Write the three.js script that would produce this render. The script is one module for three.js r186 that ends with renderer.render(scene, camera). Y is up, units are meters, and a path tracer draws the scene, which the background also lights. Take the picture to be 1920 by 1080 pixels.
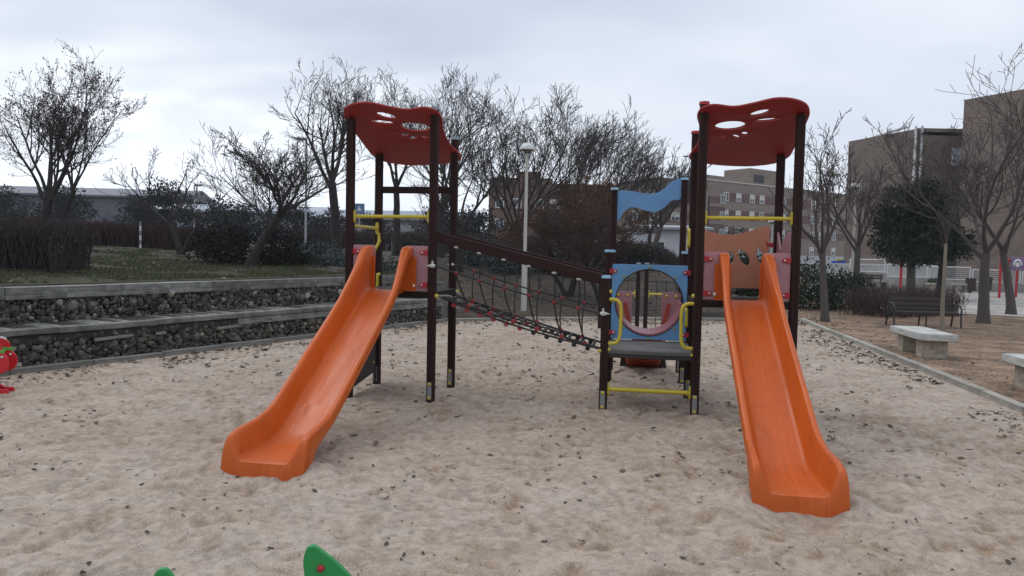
import * as THREE from 'three';
import { mergeGeometries, toCreasedNormals } from 'three/addons/utils/BufferGeometryUtils.js';
import { RoundedBoxGeometry } from 'three/addons/geometries/RoundedBoxGeometry.js';

// ------------------------------------------------------------------ camera, sky, sun, exposure
const scene = new THREE.Scene();
const camera = new THREE.PerspectiveCamera(42.18, 1024 / 576, 0.1, 1500);
camera.position.set(0, 1.6, 0);
camera.rotation.order = 'YXZ';
camera.rotation.set(-THREE.MathUtils.degToRad(2.86), 0, THREE.MathUtils.degToRad(1.2));
scene.add(camera);
const renderer = new THREE.WebGLRenderer({ antialias: true });
renderer.setSize(1024, 576);
renderer.shadowMap.enabled = true;
renderer.toneMapping = THREE.LinearToneMapping;
renderer.toneMappingExposure = 1.0;

function mulberry(a) { return () => { a |= 0; a = a + 0x6D2B79F5 | 0; let t = Math.imul(a ^ a >>> 15, 1 | a); t = t + Math.imul(t ^ t >>> 7, 61 | t) ^ t; return ((t ^ t >>> 14) >>> 0) / 4294967296; }; }
const sm = (a, b, x) => { const t = Math.min(1, Math.max(0, (x - a) / (b - a))); return t * t * (3 - 2 * t); };
const lerp = (a, b, t) => a + (b - a) * t, clamp = (x, a, b) => Math.min(b, Math.max(a, x));
function hash(x, y, s) { let h = Math.imul(x, 374761393) + Math.imul(y, 668265263) + Math.imul(s, 2147483647 ^ 0x5bd1e995) | 0; h = Math.imul(h ^ h >>> 13, 1274126177); return ((h ^ h >>> 16) >>> 0) / 4294967296; }
// value noise, tileable with period p when p > 0
function vn(x, y, s = 1, p = 0) {
  const xi = Math.floor(x), yi = Math.floor(y), fx = x - xi, fy = y - yi;
  const w = (n) => p ? ((n % p) + p) % p : n;
  const u = fx * fx * fx * (fx * (fx * 6 - 15) + 10), v = fy * fy * fy * (fy * (fy * 6 - 15) + 10);
  const a = hash(w(xi), w(yi), s), b = hash(w(xi + 1), w(yi), s), c = hash(w(xi), w(yi + 1), s), d = hash(w(xi + 1), w(yi + 1), s);
  return lerp(lerp(a, b, u), lerp(c, d, u), v);
}
function fbm(x, y, s, o = 4, p = 0) { let r = 0, a = 0.5, t = 0; for (let i = 0; i < o; i++) { r += a * vn(x, y, s + i * 17, p); t += a; x *= 2; y *= 2; p *= 2; a *= 0.5; } return r / t; }

{ // overcast sky
  const w = 1024, h = 512, d = new Float32Array(w * h * 4);
  for (let j = 0; j < h; j++) for (let i = 0; i < w; i++) {
    const el = ((j + 0.5) / h - 0.5) * Math.PI, az = ((i + 0.5) / w - 0.5) * 2 * Math.PI;   // az 0 is +x, -z at -pi/2
    const dx = Math.cos(el) * Math.cos(az), dz = Math.cos(el) * Math.sin(az), dy = Math.sin(el);
    const k = 1 / (Math.max(dy, 0) + 0.22), px = dx * k * 1.1 + 9, pz = dz * k * 1.1 + 4;
    const n = fbm(px * 1.3, pz * 2.2, 5, 5), n2 = fbm(px * 3.2 + n * 1.5, pz * 6, 31, 5), n3 = fbm(px * 0.5, pz * 0.8, 71, 3);
    // azimuth from straight ahead (-z), positive to the right
    const a = Math.atan2(dx, -dz), e = Math.max(dy, 0);
    let L = 0.83 - 0.03 * sm(0.05, 0.4, e) + 0.35 * sm(0.35, 1.0, e) + 0.22 * (n3 - 0.5) + 0.28 * (n - 0.5) * sm(0.02, 0.25, e) - 0.08 * Math.exp(-Math.pow((a + 0.35) / 0.45, 2)) * Math.exp(-Math.pow((e - 0.26) / 0.09, 2));
    const glow = Math.exp(-Math.pow((a + 0.42) / 0.40, 2)) * Math.exp(-Math.pow((e - 0.10) / 0.12, 2));
    L += glow * (0.16 + 1.1 * Math.max(0, n2 - 0.42));
    L += 0.14 * Math.exp(-Math.pow((e - 0.02) / 0.10, 2));
    L = Math.max(0.45, L);
    const t = sm(0.6, 1.0, L);                                 // thick grey cloud is bluer than the bright gaps
    let r = L * lerp(0.865, 0.935, t), g = L * lerp(0.97, 1.0, t), b = L * lerp(1.17, 1.10, t);
    if (dy < 0) { const f = sm(0, -0.08, dy); r = lerp(r, 0.14, f); g = lerp(g, 0.125, f); b = lerp(b, 0.115, f); }
    const o = (j * w + i) * 4; d[o] = r; d[o + 1] = g; d[o + 2] = b; d[o + 3] = 1;
  }
  const t = new THREE.DataTexture(d, w, h, THREE.RGBAFormat, THREE.FloatType);
  t.mapping = THREE.EquirectangularReflectionMapping; t.magFilter = t.minFilter = THREE.LinearFilter; t.needsUpdate = true;
  scene.background = t; scene.environment = t;
}
scene.fog = new THREE.FogExp2(0xd8dce4, 0.0006);
const sun = new THREE.DirectionalLight(new THREE.Color(1, 0.95, 0.88), 0.8);
sun.position.set(-22, 40, -26); sun.target.position.set(0, 0, -9);
sun.castShadow = true; sun.shadow.radius = 60; sun.shadow.mapSize.set(2048, 2048);
Object.assign(sun.shadow.camera, { left: -40, right: 40, top: 40, bottom: -40, near: 1, far: 160 });
scene.add(sun, sun.target);

// ------------------------------------------------------------------ helpers
const used = {};
function numbered(name) { const n = used[name] = (used[name] ?? -1) + 1; return n ? name + '_' + String(n).padStart(3, '0') : name; }
const V = (x, y, z) => new THREE.Vector3(x, y, z);
function sh(m) { m.castShadow = m.receiveShadow = true; return m; }
function thing(name, label, category, pos = [0, 0, 0], turn = 0, group) {
  const o = new THREE.Group(); o.name = numbered(name); o.position.set(...pos); o.rotation.y = turn;
  o.userData = { label, category }; if (group) o.userData.group = group; scene.add(o); return o;
}
function mono(name, geo, mat, label, category, group) { const m = sh(new THREE.Mesh(geo, mat)); m.name = numbered(name); m.userData = { label, category }; if (group) m.userData.group = group; scene.add(m); return m; }
function part(name, geo, mat, parent, pos, rot) { const m = sh(new THREE.Mesh(geo, mat)); m.name = name; if (pos) m.position.set(...pos); if (rot) m.rotation.set(...rot); parent.add(m); return m; }
function struct(name, geo, mat, label) { const m = sh(new THREE.Mesh(geo, mat)); m.name = name; m.userData = { kind: 'structure', label }; scene.add(m); return m; }
const std = (r, g, b, rough = 0.7, extra = {}) => new THREE.MeshStandardMaterial({ color: new THREE.Color().setRGB(r, g, b), roughness: rough, ...extra });
const phys = (r, g, b, rough, extra = {}) => new THREE.MeshPhysicalMaterial({ color: new THREE.Color().setRGB(r, g, b), roughness: rough, ...extra });
const clean = (g) => { g = g.index ? g.toNonIndexed() : g; for (const k of Object.keys(g.attributes)) if (!['position', 'normal', 'uv'].includes(k)) g.deleteAttribute(k); if (!g.attributes.uv) g.setAttribute('uv', new THREE.BufferAttribute(new Float32Array(g.attributes.position.count * 2), 2)); return g; };
const merge = (list) => mergeGeometries(list.map(clean), false);
const box = (w, h, d, x = 0, y = 0, z = 0) => { const g = new THREE.BoxGeometry(w, h, d); g.translate(x, y, z); return g; };
const rbox = (w, h, d, r = 0.01, x = 0, y = 0, z = 0, s = 2) => { const g = new RoundedBoxGeometry(w, h, d, s, Math.min(r, w / 2.01, h / 2.01, d / 2.01)); g.translate(x, y, z); return g; };
function tube(pts, seg, r, sides = 8) { return new THREE.TubeGeometry(new THREE.CatmullRomCurve3(pts.map((p) => p.isVector3 ? p : V(...p))), seg, r, sides, false); }
function rod(a, b, r, sides = 10) { a = a.isVector3 ? a : V(...a); b = b.isVector3 ? b : V(...b); const d = b.clone().sub(a), g = new THREE.CylinderGeometry(r, r, d.length(), sides); g.applyQuaternion(new THREE.Quaternion().setFromUnitVectors(V(0, 1, 0), d.clone().normalize())); const c = a.clone().add(b).multiplyScalar(0.5); g.translate(c.x, c.y, c.z); return g; }
function plate(shape, depth, bevel = 0.003, steps = 8) { const g = new THREE.ExtrudeGeometry(shape, { depth: depth - 2 * bevel, bevelEnabled: bevel > 0, bevelSize: bevel, bevelThickness: bevel, bevelOffset: -bevel, bevelSegments: 2, curveSegments: steps }); g.translate(0, 0, bevel - depth / 2); return g; }
const splineShape = (pts, closed = true) => { const c = new THREE.CatmullRomCurve3(pts.map(([x, y]) => V(x, y, 0)), closed, 'centripetal'); return new THREE.Shape(c.getPoints(pts.length * 5).slice(0, closed ? -1 : undefined).map((p) => new THREE.Vector2(p.x, p.y))); };
function ellipsePath(x, y, rx, ry, rot = 0) { const p = new THREE.Path(); p.absellipse(x, y, rx, ry, 0, Math.PI * 2, true, rot); return p; }

// ------------------------------------------------------------------ textures
function texture(n, f, srgb = false, rep = 1) {
  const d = new Uint8Array(n * n * 4);
  for (let j = 0; j < n; j++) for (let i = 0; i < n; i++) { const c = f(i / n, j / n), o = (j * n + i) * 4, q = Array.isArray(c) ? c : [c, c, c]; for (let k = 0; k < 3; k++) d[o + k] = clamp(q[k], 0, 1) * 255; d[o + 3] = 255; }
  const t = new THREE.DataTexture(d, n, n, THREE.RGBAFormat); t.wrapS = t.wrapT = THREE.RepeatWrapping; t.magFilter = THREE.LinearFilter; t.minFilter = THREE.LinearMipmapLinearFilter; t.generateMipmaps = true; t.repeat.set(rep, rep);
  if (srgb) t.colorSpace = THREE.SRGBColorSpace; t.needsUpdate = true; return t;
}
const tx = {};
tx.sand = texture(1024, (u, v) => { const n = fbm(u * 10, v * 10, 3, 5, 10), g = hash(u * 1024 | 0, v * 1024 | 0, 9), m = fbm(u * 60, v * 60, 8, 3, 60); const s = 1; const k = (0.90 + 0.12 * (n - 0.5) + 0.30 * (g - 0.5) + 0.30 * (m - 0.5)) * s; return [k, k * 0.985, k * 0.97]; }, true);
tx.sandBump = texture(1024, (u, v) => 0.5 * fbm(u * 14, v * 14, 21, 5, 14) + 0.35 * fbm(u * 46, v * 46, 25, 3, 46) + 0.15 * hash(u * 1024 | 0, v * 1024 | 0, 2));
tx.soil = texture(512, (u, v) => { const n = fbm(u * 8, v * 8, 43, 5, 8), m = fbm(u * 50, v * 50, 48, 3, 50), g = hash(u * 512 | 0, v * 512 | 0, 19); const k = (0.74 + 0.5 * (n - 0.5) + 0.5 * (m - 0.5) + 0.14 * (g - 0.5)) * (m > 0.72 ? 0.6 : 1); return [k, k * 0.98, k * 0.95]; }, true);
tx.soilBump = texture(512, (u, v) => fbm(u * 20, v * 20, 53, 5, 20));
tx.concrete = texture(512, (u, v) => { const n = fbm(u * 5, v * 5, 63, 5, 5), m = fbm(u * 64, v * 64, 66, 2, 64), g = hash(u * 512 | 0, v * 512 | 0, 29); const k = 0.84 + 0.34 * (n - 0.5) + 0.16 * (m - 0.5) + 0.1 * (g - 0.5); return [k, k, k * 0.985]; }, true);
tx.wood = texture(512, (u, v) => { const n = fbm(u * 4, v * 60, 73, 4, 0), m = fbm(u * 10, v * 6, 79, 4, 0); const k = 0.78 + 0.4 * (n - 0.5) + 0.5 * (m - 0.5); return [k, k, k * 0.98]; }, true);
tx.grain = texture(256, (u, v) => fbm(u * 70, v * 4, 83, 3, 0));
tx.plaster = texture(512, (u, v) => { const n = fbm(u * 6, v * 6, 91, 5, 6); const row = Math.floor(v * 64), bu = u * 32 + (row % 2) * 0.5, br = hash(Math.floor(bu) % 32, row, 7), jt = (v * 64 % 1) < 0.14 || (bu % 1) < 0.08 ? 0.9 : 1; const k = (0.82 + 0.18 * (n - 0.5) + 0.14 * (br - 0.5)) * jt; return [k, k, k]; }, true);
tx.fine = texture(256, (u, v) => 0.5 + 0.5 * (fbm(u * 12, v * 12, 101, 4, 12) - 0.5) + 0.15 * (fbm(u * 80, v * 80, 103, 2, 80) - 0.5));
tx.slide = texture(1024, (u, v) => { const a = fbm(u * 5, v * 5, 121, 4, 0), b = fbm(u * 160, v * 3, 125, 2, 0), c = fbm(u * 90 + v * 6, v * 5, 127, 2, 0), d = fbm(u * 40, v * 40, 129, 3, 0), mid = Math.exp(-Math.pow((u - 0.5) / 0.13, 2)); const sc = mid * (sm(0.72, 0.82, b) * 0.07 + sm(0.74, 0.82, c) * 0.12), k = 0.92 + 0.10 * (a - 0.5) - 0.05 * sm(0.6, 0.75, d); return [k + sc * 0.8, k + sc, k + sc * 1.6]; }, true);
tx.grime = texture(512, (u, v) => { const a = fbm(u * 4, v * 4, 131, 5, 4), d = fbm(u * 50, v * 50, 135, 3, 50), k = 0.93 + 0.12 * (a - 0.5) - 0.05 * sm(0.62, 0.75, d); return [k, k, k * 0.985]; }, true);
tx.scuff = texture(512, (u, v) => 0.44 + 0.5 * (fbm(u * 6, v * 4, 111, 4, 0) - 0.5) + 0.14 * (fbm(u * 90, v * 6, 113, 3, 0) - 0.5));

// ------------------------------------------------------------------ the ground
const K0 = [-5.98, -8.69], KD = [0.50413, -0.86363], KN = [-0.86363, -0.50413];       // left kerb: start, along, outward
const toSO = (x, z) => [(x - K0[0]) * KD[0] + (z - K0[1]) * KD[1], (x - K0[0]) * KN[0] + (z - K0[1]) * KN[1]];
const fromSO = (s, o) => [K0[0] + KD[0] * s + KN[0] * o, K0[1] + KD[1] * s + KN[1] * o];
const rightX = (z) => 5.43 + (z + 7.81) * (1.76 / -10.73);
const farZ = (x) => -16.93 + (x + 1.17) * (-1.61 / 8.36) - 0.25 * Math.sin(clamp((x + 1.17) / 8.36, 0, 1) * Math.PI);
const T_END = 9.5;
function groundH(x, z) {
  const [s, o] = toSO(x, z), ls = s;
  let hl = 0.98 + 0.05 * clamp(o - 1.5, 0, 8) + 0.02 * clamp(o - 9.5, 0, 60);
  hl += 0.10 * (fbm(x * 0.25 + 40, z * 0.25 + 40, 7, 3) - 0.5) * sm(1.6, 4, o);
  const back = -z - 17.35 - 0.15 * x;
  let hm = clamp(back * 0.125, 0, 1.15) + 0.015 * clamp(back - 9.2, 0, 30) + 0.12 * (fbm(x * 0.5 + 20, z * 0.5 + 11, 9, 3) - 0.5) * sm(0.2, 2, back);
  hm *= 1 - sm(0, 1, (x - (5.2 + 0.05 * back)) / 3.2);
  const onLeft = o > 1.42 ? 1 : 0;
  const w = sm(T_END, T_END + 1.7, ls);
  let h = onLeft ? lerp(hl, Math.max(hm, 0), w * (1 - 0.8 * sm(6, 18, o))) : hm;
  const inside = Math.min(-o, z - farZ(x), rightX(z) - x);
  if (inside > 0.02 && z > -19) h -= 0.03 * sm(0.0, 0.05, inside) + 0.2 * sm(0.05, 0.35, inside);
  if (o > 0 && o <= 1.42) h = Math.max(hm * (s > T_END ? 1 : 0), 0) - 0.02;
  if (z < -20) h -= 0.0;
  return h;
}
{
  const ss = [], os = [];
  const add = (arr, a, b, n) => { for (let i = 0; i < n; i++) arr.push(a + (b - a) * i / n); };
  add(ss, -400, -60, 10); add(ss, -60, -14, 23); add(ss, -14, 40, 216); add(ss, 40, 90, 50); add(ss, 90, 700, 24); ss.push(700);
  add(os, -500, -90, 12); add(os, -90, -26, 32); add(os, -26, -0.1, 104); os.push(-0.1, 0.0, 0.12, 0.6, 1.3, 1.415); add(os, 1.425, 20, 90); add(os, 20, 70, 40); add(os, 70, 520, 16); os.push(520);
  const P = [], C = [], U = [], I = [], nS = ss.length, nO = os.length;
  const zone = (x, z) => {
    const [s, o] = toSO(x, z), n = fbm(x * 0.7 + 3, z * 0.7, 15, 4), n2 = fbm(x * 0.18 + 9, z * 0.18, 25, 4);
    const grass = [lerp(0.044, 0.072, n), lerp(0.048, 0.070, n), lerp(0.018, 0.027, n)], soil = [lerp(0.068, 0.12, n), lerp(0.053, 0.092, n), lerp(0.040, 0.067, n)];
    const dirt = [lerp(0.35, 0.48, n), lerp(0.238, 0.335, n), lerp(0.163, 0.235, n)];
    let g = sm(1.2, 1.5, o) * (1 - sm(6.5, 10, s + 2.2 * (n2 - 0.5) - 0.15 * o)) + 0.45 * sm(22, 30, -z) * sm(0.42, 0.6, n2);
    const bank = (1 - sm(0, 1, (x - (5.6 + 0.1 * (-z - 18))) / 2.0)) * sm(16.4, 17.4, -z + 0.1 * x);
    const out = dirt.map((v, i) => lerp(lerp(v, soil[i], Math.max(bank, sm(0.3, 1.4, o), sm(0.45, 0.75, n2) * sm(19, 24, -z) * 0.75)), grass[i], clamp(g, 0, 1)));
    const d = 1 - 0.25 * sm(0.5, 0.7, n2); return out.map((v) => v * d);
  };
  for (const o of os) for (const s of ss) { const [x, z] = fromSO(s, o); P.push(x, groundH(x, z), z); C.push(...zone(x, z)); U.push(x / 2.3, z / 2.3); }
  for (let j = 0; j < nO - 1; j++) for (let i = 0; i < nS - 1; i++) { const a = j * nS + i, b = a + 1, c = a + nS, d = c + 1; I.push(a, b, c, b, d, c); }
  const g = new THREE.BufferGeometry(); g.setAttribute('position', new THREE.Float32BufferAttribute(P, 3)); g.setAttribute('color', new THREE.Float32BufferAttribute(C, 3)); g.setAttribute('uv', new THREE.Float32BufferAttribute(U, 2)); g.setIndex(I); g.computeVertexNormals();
  struct('ground', g, new THREE.MeshStandardMaterial({ vertexColors: true, map: tx.soil, bumpMap: tx.soilBump, bumpScale: 0.03, roughness: 0.97 }), 'park ground of reddish dirt, dark soil bank and thin winter lawn');
}
// paved court beyond the trees on the right
const courtPts = [[11.2, -23.2], [19, -19.2], [60, -8], [60, -40], [13.5, -40], [12.2, -31]];
{
  const s = new THREE.Shape(courtPts.map(([x, z]) => new THREE.Vector2(x, -z)));
  const g = new THREE.ShapeGeometry(s); g.rotateX(-Math.PI / 2); g.translate(0, 0.012, 0);
  const p = g.attributes.position, uv = g.attributes.uv; for (let i = 0; i < p.count; i++) uv.setXY(i, p.getX(i) / 3, p.getZ(i) / 3);
  struct('court_pavement', g, std(0.50, 0.47, 0.46, 0.9, { map: tx.concrete }), 'pale grey paved court behind the trees');
}

// ------------------------------------------------------------------ sand
const sandR = mulberry(7);
const prints = new Map();
{
  const put = (x, z, a, l, w, d) => { const p = { x, z, c: Math.cos(a), s: Math.sin(a), l, w, d }; const R = 0.5; for (let i = Math.floor(x - R); i <= Math.floor(x + R); i++) for (let j = Math.floor(z - R); j <= Math.floor(z + R); j++) { const k = i + ',' + j; if (!prints.has(k)) prints.set(k, []); prints.get(k).push(p); } };
  for (let i = 0; i < 7000; i++) { const z = lerp(-18, 2.5, Math.pow(sandR(), 0.9)), x = lerp(-13, 7.5, sandR()); put(x, z, sandR() * 6.28, 0.05 + 0.08 * sandR() * sandR() + 0.02 * sandR(), 0.026 + 0.03 * sandR(), 0.010 + 0.018 * sandR()); }
  for (let i = 0; i < 90; i++) { let x = lerp(-9, 6, sandR()), z = lerp(-16, 0, sandR()), a = sandR() * 6.28; for (let k = 0; k < 9; k++) { put(x + 0.1 * Math.sin(a) * (k % 2 ? 1 : -1), z, a, 0.13, 0.05, 0.018); x += Math.cos(a) * 0.42; z += Math.sin(a) * 0.42; a += 0.25 * (sandR() - 0.5); } }
}
const trail = new THREE.CatmullRomCurve3([V(-1.9, 0, -2.75), V(-1.0, 0, -2.72), V(-0.55, 0, -2.95), V(-0.1, 0, -3.15), V(0.6, 0, -3.5), V(1.4, 0, -3.6)]).getPoints(60);
// sand scooped out round the posts and worn hollow at the slide ends
const hollows = [];
{ const c = Math.cos(THREE.MathUtils.degToRad(8.9)), q = Math.sin(THREE.MathUtils.degToRad(8.9)), put = (x, z, r, d) => hollows.push([1.85 + x * c - z * q, -7.41 + x * q + z * c, r, d]);
  for (const [x, z] of [[-2.72, 0], [-3.63, 0], [-2.72, -0.91], [-3.63, -0.91], [-0.91, 0], [0, 0], [0.91, 0], [0, -0.91], [0.91, -0.91], [-0.91, -0.91], [-0.91, -1.82], [0, -1.82], [-0.91, -2.73], [0, -2.73]]) put(x, z, 0.15, -0.034);
  put(-3.19, 3.03, 0.36, -0.07); put(0.44, 2.93, 0.36, -0.07); put(-0.45, 0.45, 0.4, -0.04); put(-3.55, 2.6, 0.16, 0.03); put(-2.83, 2.62, 0.16, 0.03); put(0.1, 2.55, 0.16, 0.035); put(0.78, 2.55, 0.16, 0.035); }
let pit = 0;
function sandH(x, z) { pit = 0;
  const [, o] = toSO(x, z), edge = Math.min(-o, z - farZ(x), rightX(z) - x);
  let h = 0.030 * (fbm(x * 0.9 + 5, z * 0.9 + 5, 4, 3) - 0.5) + 0.030 * (fbm(x * 3.4, z * 3.4, 14, 3) - 0.5) + 0.034 * (fbm(x * 9, z * 11, 24, 3) - 0.5);
  for (const [fx, fz, fr, fd] of hollows) { const q = ((x - fx) ** 2 + (z - fz) ** 2) / (fr * fr); if (q < 6) h += fd * (Math.exp(-q * 1.6) - 0.55 * Math.exp(-Math.pow(Math.sqrt(q) - 1.35, 2) * 6)); }
  const l = prints.get(Math.floor(x) + ',' + Math.floor(z));
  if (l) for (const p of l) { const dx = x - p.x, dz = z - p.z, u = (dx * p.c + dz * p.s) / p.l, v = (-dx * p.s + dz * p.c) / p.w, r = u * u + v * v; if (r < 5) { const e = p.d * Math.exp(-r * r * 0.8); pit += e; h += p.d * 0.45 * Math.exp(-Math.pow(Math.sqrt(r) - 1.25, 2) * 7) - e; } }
  if (z > -4.2) { let m = 9; for (const t of trail) { const q = (t.x - x) ** 2 + (t.z - z) ** 2; if (q < m) m = q; } m = Math.sqrt(m); h += -0.028 * Math.exp(-((m / 0.035) ** 2)) + 0.014 * Math.exp(-(((m - 0.085) / 0.04) ** 2)); }
  return h * sm(-0.05, 0.5, edge) + 0.0;
}
{
  const zs = []; for (let z = 3; z > -1.5; z -= 0.12) zs.push(z); let z = -1.5; while (z > -19.4) { zs.push(z); z -= 0.018 + 0.0062 * Math.max(0, -z - 2.4); } zs.push(-19.5);
  const nx = 430, P = [], C = [], U = [], I = [];
  for (const zz of zs) {
    // rows are level in z; clipped by the kerbs at the sides and by the far kerb
    const xl = K0[0] + (zz - K0[1]) * KD[0] / KD[1] + 0.0, xr = rightX(zz);
    for (let i = 0; i <= nx; i++) {
      const x = lerp(xl, xr, i / nx); const zc = Math.max(zz, farZ(x)); P.push(x, sandH(x, zc), zc); const dampShade = sm(0.007, 0.022, pit);  // footprint pits: their shade painted into the sand colour, along with browner damp sand
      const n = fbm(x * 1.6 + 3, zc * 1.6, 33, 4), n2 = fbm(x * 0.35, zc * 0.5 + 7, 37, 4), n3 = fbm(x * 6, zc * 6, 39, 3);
      const n4 = fbm(x * 3.1 + 8, zc * 7.5, 41, 3), w = clamp(0.22 * sm(0.5, 0.75, n) + 0.24 * sm(0.48, 0.7, n2) + 0.2 * sm(0.5, 0.75, n3) + 0.25 * sm(0.58, 0.74, n4) + 0.6 * dampShade, 0, 1.25);
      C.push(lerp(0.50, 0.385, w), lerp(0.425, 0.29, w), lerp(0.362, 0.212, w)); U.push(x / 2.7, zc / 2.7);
    }
  }
  const w = nx + 1; for (let j = 0; j < zs.length - 1; j++) for (let i = 0; i < nx; i++) { const a = j * w + i; I.push(a, a + 1, a + w, a + 1, a + w + 1, a + w); }
  const g = new THREE.BufferGeometry(); g.setAttribute('position', new THREE.Float32BufferAttribute(P, 3)); g.setAttribute('color', new THREE.Float32BufferAttribute(C, 3)); g.setAttribute('uv', new THREE.Float32BufferAttribute(U, 2)); g.setIndex(I); g.computeVertexNormals();
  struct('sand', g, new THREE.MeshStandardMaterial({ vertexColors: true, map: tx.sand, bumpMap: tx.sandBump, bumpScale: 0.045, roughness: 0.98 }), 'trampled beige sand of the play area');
}
// kerb of separate stones round the sand
{
  const kerb = new THREE.Group(); kerb.name = 'kerb'; kerb.userData = { kind: 'structure', label: 'narrow pale concrete kerb round the sand' }; scene.add(kerb);
  const r = mulberry(21), mats = [0.40, 0.46, 0.36].map((v) => std(v, v * 0.95, v * 0.86, 0.92, { map: tx.concrete, bumpMap: tx.fine, bumpScale: 0.004 }));
  const darkM = [0.22, 0.26].map((v) => std(v, v * 0.95, v * 0.88, 0.95, { map: tx.concrete }));
  const geos = {};
  const run = (a, b, up, ms, wd) => {
    const L = Math.hypot(b[0] - a[0], b[1] - a[1]), n = Math.round(L / 1.0), l = L / n;
    const key = l.toFixed(2) + wd; geos[key] ??= rbox(l - 0.012, 0.26, wd, 0.014);
    for (let i = 0; i < n; i++) { const t = (i + 0.5) / n; part('kerb_stone', geos[key], ms[Math.floor(r() * ms.length)], kerb, [lerp(a[0], b[0], t), up - 0.13 + 0.012 * (r() - 0.5), lerp(a[1], b[1], t)], [0.01 * (r() - 0.5), -Math.atan2(b[1] - a[1], b[0] - a[0]) + 0.012 * (r() - 0.5), 0.008 * (r() - 0.5)]); }
  };
  const p0 = fromSO(-10, 0.05), p1 = fromSO(9.2, 0.05);
  run(p0, p1, 0.065, darkM, 0.11);
  let prev = p1; for (let i = 1; i <= 5; i++) { const x = lerp(p1[0], 7.24, i / 5), q = [x, farZ(x) - 0.04]; run(prev, q, 0.055, mats, 0.11); prev = q; }
  run([rightX(-18.6) + 0.05, -18.62], [rightX(2) + 0.05, 2], 0.07, mats, 0.12);
}

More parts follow.
